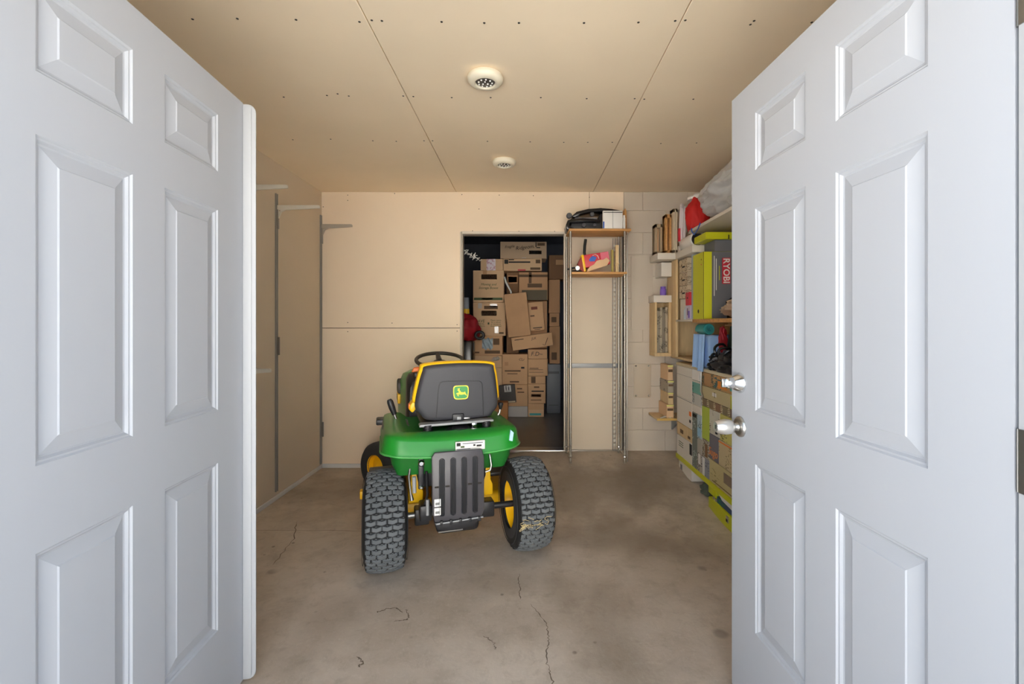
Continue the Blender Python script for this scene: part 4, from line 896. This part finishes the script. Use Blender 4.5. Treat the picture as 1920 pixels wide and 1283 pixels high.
slab('white_carton', 'flat white carton behind the paper roll under the top shelf', 'box', 1.41, 1.75, 3.46, 3.70, 1.868, 1.935, M_paper)
o = slab('outlet_box', 'white box with a dark oval opening at the far end of the hutch top', 'box', 1.285, 1.45, 3.825, 3.98, 1.867, 1.93, M_whitebox); aisle(o, .62, .25, .22, .55, M_greyp, 'opening')
fr_n = 0
for x0, x1, y0, z1, m_, lb in ((1.115, 1.175, 3.92, 2.13, mat('weathered_wood', (176, 156, 128), .8), 'weathered wooden frame leaning at the far end above the hutch'),
                               (1.185, 1.235, 3.86, 2.20, M_wood, 'orange wooden frame standing between the weathered and the pale ones'),
                               (1.24, 1.275, 3.83, 2.24, mat('cream_wood', (214, 200, 172), .7), 'pale cream wooden frame standing beside the red cloth')):
    t = thing('picture_frame', lb, 'picture frame', ((x0+x1)/2, y0, 1.867), group='wooden frames above the hutch'); w = (x1-x0)/2; h = z1-1.867
    MB().box(-w, -w+.016, 0, .09, 0, h).build('stile', m_, t, bevel=.002); MB().box(w-.016, w, 0, .09, 0, h).build('stile', m_, t, bevel=.002)
    MB().box(-w, w, .0, .09, h-.03, h).build('rail', m_, t, bevel=.002); MB().box(-w, w, 0, .09, 0, .03).build('rail', m_, t, bevel=.002); MB().box(-w, w, .05, .07, .03, h-.03).build('backing', M_card2, t)
# wrapped bundle and red cloth on the top shelf
def bundle():
    mm = MB()
    def fn(u, v):
        t = v; y = 3.50-1.08*t; a = 2*PI*u
        taper = math.sin(min(1, t*5.0+.02)*PI/2)**.6*math.sin(min(1, (1-t)*5+.02)*PI/2)**.6
        ry = .185*taper*(.90+.14*t); rx = .275*taper
        p = Vector((math.cos(a), math.sin(a), 0)); k = 1
        q_ = Vector((p.x*1.3, p.y*1.3, y*2.4))
        k += .13*noise.noise(q_*1.3) - .16*abs(noise.noise(q_*2.1+Vector((3, 1, 0)))) - .07*abs(noise.noise(q_*4.5+Vector((0, 5, 2))))
        x = 1.51+rx*p.x*k; z = 2.17+.03*t+ry*p.y*k
        return (x, y, max(1.9885, min(2.44, z)))
    mm.grid(fn, 110, 80); return mm
b_ = bundle().build('wrapped_bundle', M_silverbag, None, smooth=True); tag(b_, 'big bundle wrapped in crinkled grey-white plastic on the top shelf', 'bundle')
def cloth(name, label, cat, c, r, m_, amp, fr, seed, zmin):
    mm = MB()
    def fn(u, v):
        th = PI*v; ph = 2*PI*u; p = Vector((math.sin(th)*math.cos(ph), math.sin(th)*math.sin(ph), math.cos(th)))
        k = 1+amp*noise.noise(p*fr+Vector((seed, 0, seed)))-amp*.8*abs(noise.noise(p*fr*2+Vector((0, seed, 0))))
        return (c[0]+p.x*r[0]*k, c[1]+p.y*r[1]*k, max(zmin, c[2]+p.z*r[2]*k))
    mm.grid(fn, 64, 32); return tag(mm.build(name, m_, None, smooth=True), label, cat)
cloth('red_cloth', 'bright red cloth bulging out beside the plastic-wrapped bundle', 'cloth', (1.335, 3.545, 2.09), (.095, .075, .165), M_red, .16, 2.0, 2, 1.9885)
cloth('white_sheet', 'white sheet draped over the red cloth on the top shelf', 'sheet', (1.40, 3.58, 2.255), (.12, .09, .05), M_paper, .2, 2.2, 5, 2.245)
m = MB(); m.grid(lambda u, v: (1.285+.02*math.sin(u*9)+.012*v, 3.74+.07*u, 1.94+.30*v-.03*math.sin(u*7)), 16, 10)
o = m.build('towel', mat('striped_towel', (214, 206, 208), .9), None, smooth=True); sd = o.modifiers.new('thick', 'SOLIDIFY'); sd.thickness = .012; tag(o, 'pale towel hanging folded between the red cloth and the cream frame', 'towel')
MB().box(1.262, 1.276, 3.76, 3.785, 1.955, 2.06).build('red_stripe', M_redb, o)
o = MB().tube([(1.243, 3.42, 1.988), (1.238, 3.40, 1.96), (1.243, 3.36, 1.93), (1.246, 3.30, 1.96), (1.243, 3.25, 1.99)], .004, 8).build('blue_cord', M_blue, None, smooth=True); tag(o, 'blue cord looped over the edge of the top shelf', 'cord')
# grey and lime tool carton with its brand panel
tc_ = thing('tool_carton', 'tall lime-yellow and grey tool carton with a red name panel on its side', 'box', (1.25, 3.20, 1.3105))
MB().box(0, .30, 0, .205, 0, .47).build('carton_body', M_lime, tc_, bevel=.003)
MB().box(.055, .302, -.0025, .0, .004, .468).build('grey_side', M_greyp, tc_)
MB().box(-.0012, .0, .0, .205, .0, .47).build('lime_side', M_lime, tc_)
MB().box(-.0025, -.001, .0, .004, .0, .47).build('edge_fold', M_ink, tc_)
rp = MB().box(.125, .182, -.005, -.0022, .245, .425).build('name_panel', M_redb, tc_)
text('name', 'RYOBI', .062, M_paper, rp, T(.153, -.0055, .335) @ RY(PI/2) @ FACE_CAM, bold=.0012)
for x, z0, z1 in ((.068, .16, .44), (.082, .20, .42), (.104, .27, .37)): MB().box(x, x+.0045, -.0045, -.0022, z0, z1).build('side_stripe', M_paper if x < .1 else M_lime, tc_)
MB().prism([(.16, .0), (.30, .0), (.30, .30), (.22, .17), (.15, .12)], 'y', -.0045, -.0022).build('tool_print', M_ink, tc_)
for z, m_ in ((.42, M_ink), (.385, M_redb)): MB().lathe([(.006, 0), (0, .001)], 12, T(-.0014, .045, z) @ RY(-PI/2)).build('dot', m_, tc_)
MB().lathe([(.014, 0), (.010, .001), (0, .001)], 14, T(-.0014, .10, .055) @ RY(-PI/2)).build('dot', M_ink, tc_)
cloth('tan_bag', 'crumpled tan canvas bag in front of the lime and grey tool carton', 'bag', (1.50, 2.98, 1.385), (.21, .16, .085), M_tan, .45, 2.2, 9, 1.3105)
# between the middle shelves
cl = thing('folded_cloth', 'light blue folded cloth spilling over the edge of the middle shelf', 'cloth', (1.40, 3.29, .962))
MB().prism(rrect(-.13, .14, 0, .235, .03, 4), 'y', -.12, .12).build('fold', M_bluec, cl, bevel=.015, seg=3)
for k, (y0, w2, zb) in enumerate(((-.10, .09, -.02), (-.02, .12, -.0))):
    mm = MB(); mm.grid(lambda u, v: (-.148-.012*math.sin(u*PI*3+k)-.012*v-.004*k, y0+w2*u, .24-(.24-zb)*v), 16, 12)
    o = mm.build('drape', M_bluec, cl, smooth=True); sd = o.modifiers.new('thick', 'SOLIDIFY'); sd.thickness = .006
MB().box(-.13, .14, -.121, -.119, .08, .084).build('crease', mat('crease_blue', (120, 150, 196), .9), cl)
tr = thing('teal_roll', 'teal rolled mat seen end-on resting on the light blue cloth', 'roll', (1.315, 3.27, 1.199))
sp_ = []
for i in range(90):
    a = i/90*2*PI*3.6; r_ = .012+.009*a/(2*PI); sp_.append((r_*math.cos(a), r_*math.sin(a)))
mm = MB(); k = len(sp_); mm.v = [(x*.95, 0, z+.036) for x, z in sp_]+[(x*.95, .16, z+.036) for x, z in sp_]+[(x*.80, 0, z*.8+.036) for x, z in sp_]
mm.f = [(i, i+1, k+i+1, k+i) for i in range(k-1)]+[(i, i+1, 2*k+i+1, 2*k+i) for i in range(k-1)]
mm.build('spiral', M_teal, tr, smooth=True)
MB().lathe([(0, .01), (.034, .01), (.0345, .15), (0, .15)], 28, T(0, 0, .036) @ RX(-PI/2)).build('roll_body', mat('teal_dark', (34, 104, 108), .6), tr, smooth=True)
cloth('red_pouch', 'small dark red pouch upright between the teal roll and the green bin', 'pouch', (1.36, 3.15, 1.16), (.03, .02, .10), M_redd, .3, 3, 4, 1.0)
gb2 = thing('green_bin', 'dark green bin with a pale yellow band lying behind the black cables', 'bin', (1.525, 3.05, .9625))
MB().prism([(-.14, .15), (-.12, .30), (.18, .28), (.20, .0), (-.05, .0)], 'y', -.10, .10).build('bin_body', M_greenbin, gb2, bevel=.012)
MB().lathe([(.10, 0), (.10, .09), (.092, .09), (.092, 0)], 32, T(-.03, -.16, .19) @ RY(.5) @ RX(-.25), closed=True).build('band', M_paleyel, gb2, smooth=True)
MB().lathe([(.096, -.02), (.098, .10), (.0, .11)], 32, T(-.0, -.165, .16) @ RY(.5) @ RX(-.25)).build('bin_end', M_greenbin, gb2, smooth=True)
MB().box(-.15, .25, -.19, .10, .301, .307).build('card_sheet', M_card2, gb2)
cb = thing('cable_pile', 'pile of coiled black cables and straps at the front of the middle shelf', 'cables', (1.32, 3.0, .9625))
blob('strap_bundle', (.0, -.08, .045), (.075, .22, .085), M_black, cb, .5, 3.0, 6, zmin=.001)
blob('strap_bundle', (-.015, .10, .04), (.055, .08, .06), M_blackg, cb, .5, 4.0, 8, zmin=.001)
for i, (c, r, tz) in enumerate((((-.02, .04, .135), .055, .4), ((-.01, .0, .125), .042, -.3), ((-.035, .10, .09), .04, .6), ((.0, -.08, .115), .06, .3))):
    Mx = T(*c) @ RZ(tz) @ RX(.25*i); MB().tube([Mx @ Vector((r*math.cos(a), .004*math.sin(3*a), r*.8*math.sin(a))) for a in [2*PI*j/32 for j in range(32)]], .0085, 8, closed=True).build('cable_loop', M_blackg, cb, smooth=True)
for i in range(6):
    MB().tube([(-.065+.008*i, .15-.05*i, .015+.01*i), (-.06+.01*i, .08-.05*i, .07), (-.03+.01*i, .0-.05*i, .10-.01*i), (.0, -.1-.03*i, .09)], [.006, .009, .009, .006], 8).build('strap', M_black if i % 2 else mat('grey_strap', (120, 122, 128), .3), cb, smooth=True)
# lower bays: cartons facing the aisle
LB = 'packages in the lower bays of the right-hand shelving'
def pk(label, y0, y1, z0, z1, m_, x0=XS+.004, x1=1.60, name='package', cat='package'):
    return slab(name, label, cat, x0, x1, y0+.002, y1-.002, z0+.0008, z1-.0008, m_, LB)
PW = lambda i, col, ink, sc_=16, thr=.56: printed('pack%d' % i, col, ink, sc_, thr=thr)
a = pk('upper plain white carton at the far end of the lower bays', 3.44, 3.785, .69, .939, M_whitebox); aisle(a, 0, .72, 1, .006, M_greyp)
a = pk('lower white carton with an orange sticker and black dot', 3.44, 3.785, .478, .69, M_whitebox); aisle(a, .03, .46, .14, .16, M_orange, 'sticker'); aisle(a, .06, .22, .10, .10, M_ink, 'dot'); aisle(a, 0, .95, 1, .02, M_greyp)
a = pk('shallow wooden tray under the white cartons', 3.44, 3.785, .375, .478, M_woodp, name='wooden_tray', cat='tray'); aisle(a, .55, .25, .2, .3, M_inkb); aisle(a, .1, .2, .15, .2, M_inkb)
a = pk('white carton with small printed lines just above the lime edging', 3.44, 3.785, .2085, .375, M_whitebox); [aisle(a, .55, .5+.1*i, .3, .03, M_inkg) for i in range(3)]; aisle(a, .0, .45, .14, .5, M_ink)
a = pk('small white carton next to the steel hook rod', 3.30, 3.44, .86, .939, M_paper)
a = pk('teal-fronted game box below the small white carton', 3.255, 3.44, .765, .86, PW(1, (110, 172, 160), (40, 110, 96), 14)); aisle(a, 0, .86, 1, .14, M_whitebox, 'lid')
a = pk('grey-white box of stacked cases under the teal game box', 3.255, 3.44, .68, .765, PW(2, (196, 196, 190), (110, 116, 116), 26, .5))
a = pk('plain cream box under the grey-white cases', 3.255, 3.44, .62, .68, M_whitebox)
a = pk('dark grey-green box standing on end with white lettering marks', 3.34, 3.44, .2085, .62, PW(3, (112, 120, 112), (200, 206, 200), 20, .6)); aisle(a, .1, .92, .8, .06, M_ink)
a = pk('pale grey-blue box standing on end next to the dark grey-green one', 3.255, 3.34, .45, .62, PW(4, (176, 196, 206), (80, 110, 130), 22)); aisle(a, .1, .1, .8, .35, mat('sky_print', (150, 196, 224), .5))
a = pk('grey and white striped box under the pale grey-blue one', 3.255, 3.34, .2085, .45, PW(5, (176, 168, 156), (96, 88, 84), 18, .5)); aisle(a, .2, .25, .5, .3, M_paper)
a = pk('brown patterned food carton behind the steel hook rod', 3.05, 3.25, .845, .939, PW(6, (176, 136, 92), (70, 76, 62), 14, .5))
a = pk('colourful toy carton with orange and teal print close to the deadbolt', 2.60, 3.05, .845, .939, PW(7, (196, 150, 96), (50, 96, 100), 9, .5)); aisle(a, .55, .15, .3, .5, mat('toy_orange', (226, 140, 50), .5)); aisle(a, .2, .2, .25, .6, M_teal)
a = pk('long tan crate with a lime end below the toy carton', 2.60, 3.25, .755, .845, mat('tan_crate', (196, 182, 140), .6), name='crate', cat='crate'); aisle(a, .62, .42, .10, .28, M_paper, 'label'); aisle(a, .655, .36, .012, .4, M_ink, 'handle'); aisle(a, .0, .0, .3, .9, M_limed, 'lime_end'); aisle(a, .1, .35, .1, .3, M_paper, 'label')
for i in range(6):
    a = slab('book', ('first', 'second', 'third', 'fourth', 'fifth', 'sixth')[i]+' brown book from the far end lying under the tan crate', 'book', XS+.004, 1.45, 3.25-.108*(i+1)+.002, 3.25-.108*i-.002, .7008, .7542, PW(80+i, (120+8*(i % 3), 100+6*(i % 2), 76), (200, 186, 150), 24, .5), 'brown books under the tan crate')
a = pk('lime green box standing beside the pale grey-blue one', 3.12, 3.25, .47, .70, PW(9, (178, 196, 70), (120, 150, 40), 8)); 
a = pk('white-grey picture box under the door knob', 2.95, 3.12, .535, .70, PW(10, (206, 202, 188), (120, 110, 92), 14)); aisle(a, .2, .1, .2, .35, M_ink)
a = pk('yellow-olive box half hidden by the right door at knob height', 2.60, 2.95, .53, .70, PW(11, (206, 198, 110), (110, 104, 60), 12))
a = pk('dark grey box with an orange script across it', 2.97, 3.12, .365, .535, mat('slate_print', (112, 110, 122), .5)); W3 = text('script', 'Sugo', .075, mat('script_orange', (224, 140, 80), .5), a, T(-a['dim'][0]/2-.0016, .01, .05) @ FACE_AISLE, shear=.3, bold=.001)
a = pk('narrow grey book box left of the orange script box', 3.12, 3.25, .34, .47, PW(12, (186, 178, 160), (110, 96, 80), 18, .5)); aisle(a, .2, .1, .35, .7, M_cardd)
a = pk('tan carton with ruled print right of the orange script box', 2.60, 2.97, .365, .53, PW(13, (206, 188, 146), (150, 130, 92), 16)); aisle(a, .0, .9, 1, .05, M_orange)
a = pk('grey upright folder box near the lime edging', 3.12, 3.25, .2085, .34, PW(14, (150, 152, 160), (96, 100, 112), 22)); aisle(a, .6, .0, .3, 1, M_paper)
a = pk('large olive-tan carton with a dark picture square, lowest in the near bay', 2.60, 3.12, .2085, .365, PW(15, (196, 182, 132), (150, 138, 92), 10, .6)); aisle(a, .32, .42, .24, .42, mat('picture_square', (140, 122, 104), .6)); aisle(a, .1, .12, .8, .03, M_inkb)
# on the floor under the unit
a = slab('floor_carton', 'white carton with a grey slot standing on the floor under the shelving', 'box', 1.25, 1.5, 3.44, 3.72, fz(1.3, 3.5)+.001, .176, M_whitebox); aisle(a, .72, .2, .14, .55, M_greyp, 'slot')
cloth('black_sack', 'dark grey-green sack slumped on the floor behind the yellow case', 'sack', (1.36, 3.29, .075), (.09, .10, .09), mat('sack_dark', (84, 92, 80), .7), .3, 2.5, 3, fz(1.36, 3.3)+.002)
yc = thing('tool_case', 'open yellow-lime tool case on the floor at the foot of the shelving', 'tool case', (1.255, 2.52, .0))
MB().box(0, .33, 0, .62, .002, .098).build('tray', M_lime, yc, bevel=.008)
MB().box(0, .33, .50, .62, .125, .176).build('lid_end', M_lime, yc, bevel=.006)
MB().box(.01, .33, .0, .50, .10, .14).build('contents', printed('case_contents', (52, 74, 110), (40, 120, 90), 12, thr=.5), yc)
MB().prism([(.0, .172), (.46, .176), (.40, .150), (.1, .135), (.0, .135)], 'x', .0, .006).build('white_flap', M_paper, yc)
MB().box(-.006, .004, .30, .335, .045, .085).build('latch', M_chrome, yc, bevel=.003); MB().box(-.007, -.005, .308, .327, .05, .066).build('latch_hole', M_ink, yc)
for y in (.52, .56): MB().lathe([(.012, 0), (.012, .018), (0, .02)], 14, T(.02, y, .098)).build('socket', M_chrome, yc, smooth=True)
# far end by the block wall
bk = thing('bookcase', 'narrow pale bookcase with book spines against the block wall', 'bookcase', (1.17, 3.96, 1.0))
for x0, x1 in ((-.065, -.045), (.055, .075)): MB().box(x0, x1, -.06, .11, .03, .46).build('side', M_woodp, bk, bevel=.002)
MB().box(-.075, .078, -.065, .11, .46, .52).build('top', M_shelfw, bk, bevel=.003); MB().box(-.065, .075, -.06, .11, .0, .03).build('base', M_woodp, bk, bevel=.002); MB().box(-.045, .055, .09, .11, .03, .46).build('back', M_woodp, bk)
for i, (x, w2, h2, col) in enumerate(((-.043, .026, .36, (150, 142, 126)), (-.016, .022, .385, (170, 160, 140)), (.007, .024, .37, (134, 126, 112)), (.032, .02, .39, (180, 166, 142)))):
    o = MB().box(1.17+x, 1.17+x+w2, 3.92, 4.03, 1.0305, 1.0305+h2).build('book', printed('spine%d' % i, col, (86, 78, 66), 34, thr=.52), None, bevel=.002)
    tag(o, ('book nearest the block wall in the narrow bookcase', 'second book from the left in the narrow bookcase', 'third book from the left in the narrow bookcase', 'tallest book at the right of the narrow bookcase')[i], 'book', 'books in the narrow bookcase')
o = MB().lathe([(.024, 0), (.026, .01), (.026, .05), (.02, .058), (.022, .06), (.022, .075), (0, .076)], 20).build('jar', M_purple, None, smooth=True); o.location = (1.185, 3.93, 1.521); tag(o, 'small purple jar on top of the narrow bookcase', 'jar')
o = slab('wall_box', 'small white box fixed high at the far end beside the hutch board', 'box', 1.16, 1.249, 3.90, 4.075, 1.68, 1.80, M_whitebox)
ws = thing('wall_shelf', 'low plywood wall shelf sagging with papers at the far right corner', 'shelf', (1.30, 3.93, .49))
MB().box(-.20, .30, -.12, .145, -.018, .0).build('board', M_woodp, ws, bevel=.002); MB().box(-.2005, .30, -.122, -.119, -.018, .0).build('edge', mat('ply_edge', (206, 170, 90), .6), ws); MB().prism([(-.12, .142), (-.12, -.018), (.142, -.018)], 'x', -.1, -.085).build('gusset', M_woodp, ws) if 0 else MB().prism([(.142, -.018), (.142, -.15), (-.10, -.018)], 'x', .0, .015).build('gusset', M_zinc, ws)
GP = 'open boxes stacked on the low wall shelf'
for i, (z0, z1, x0, y0, lb) in enumerate(((.491, .60, 1.185, 3.83, 'open tan box of papers at the bottom of the stack on the wall shelf'), (.60, .70, 1.20, 3.84, 'tan box second in the stack on the wall shelf'), (.70, .80, 1.195, 3.83, 'grey-brown box third in the stack on the wall shelf'), (.80, .93, 1.20, 3.85, 'topmost tan box in the stack on the wall shelf'))):
    a = slab('file_box', lb, 'box', x0, 1.245, y0, 4.06, z0+.0005, z1-.0005, (M_card2, M_woodp, PW(20, (170, 158, 140), (96, 86, 74), 16, .5), M_card2)[i], GP); front(a, .1, .55, .8, .18, M_inkb); front(a, 0, .88, 1, .12, M_paleyel, 'lid')
for i in range(5):
    MB().tube([(-.17+.02*i, -.11+.03*i, .003), (-.12+.02*i, -.09+.02*i, .012), (-.08+.015*i, -.10+.025*i, .004)], .004, 5).build('paper_curl', M_inkb if i % 2 else M_paper, ws)
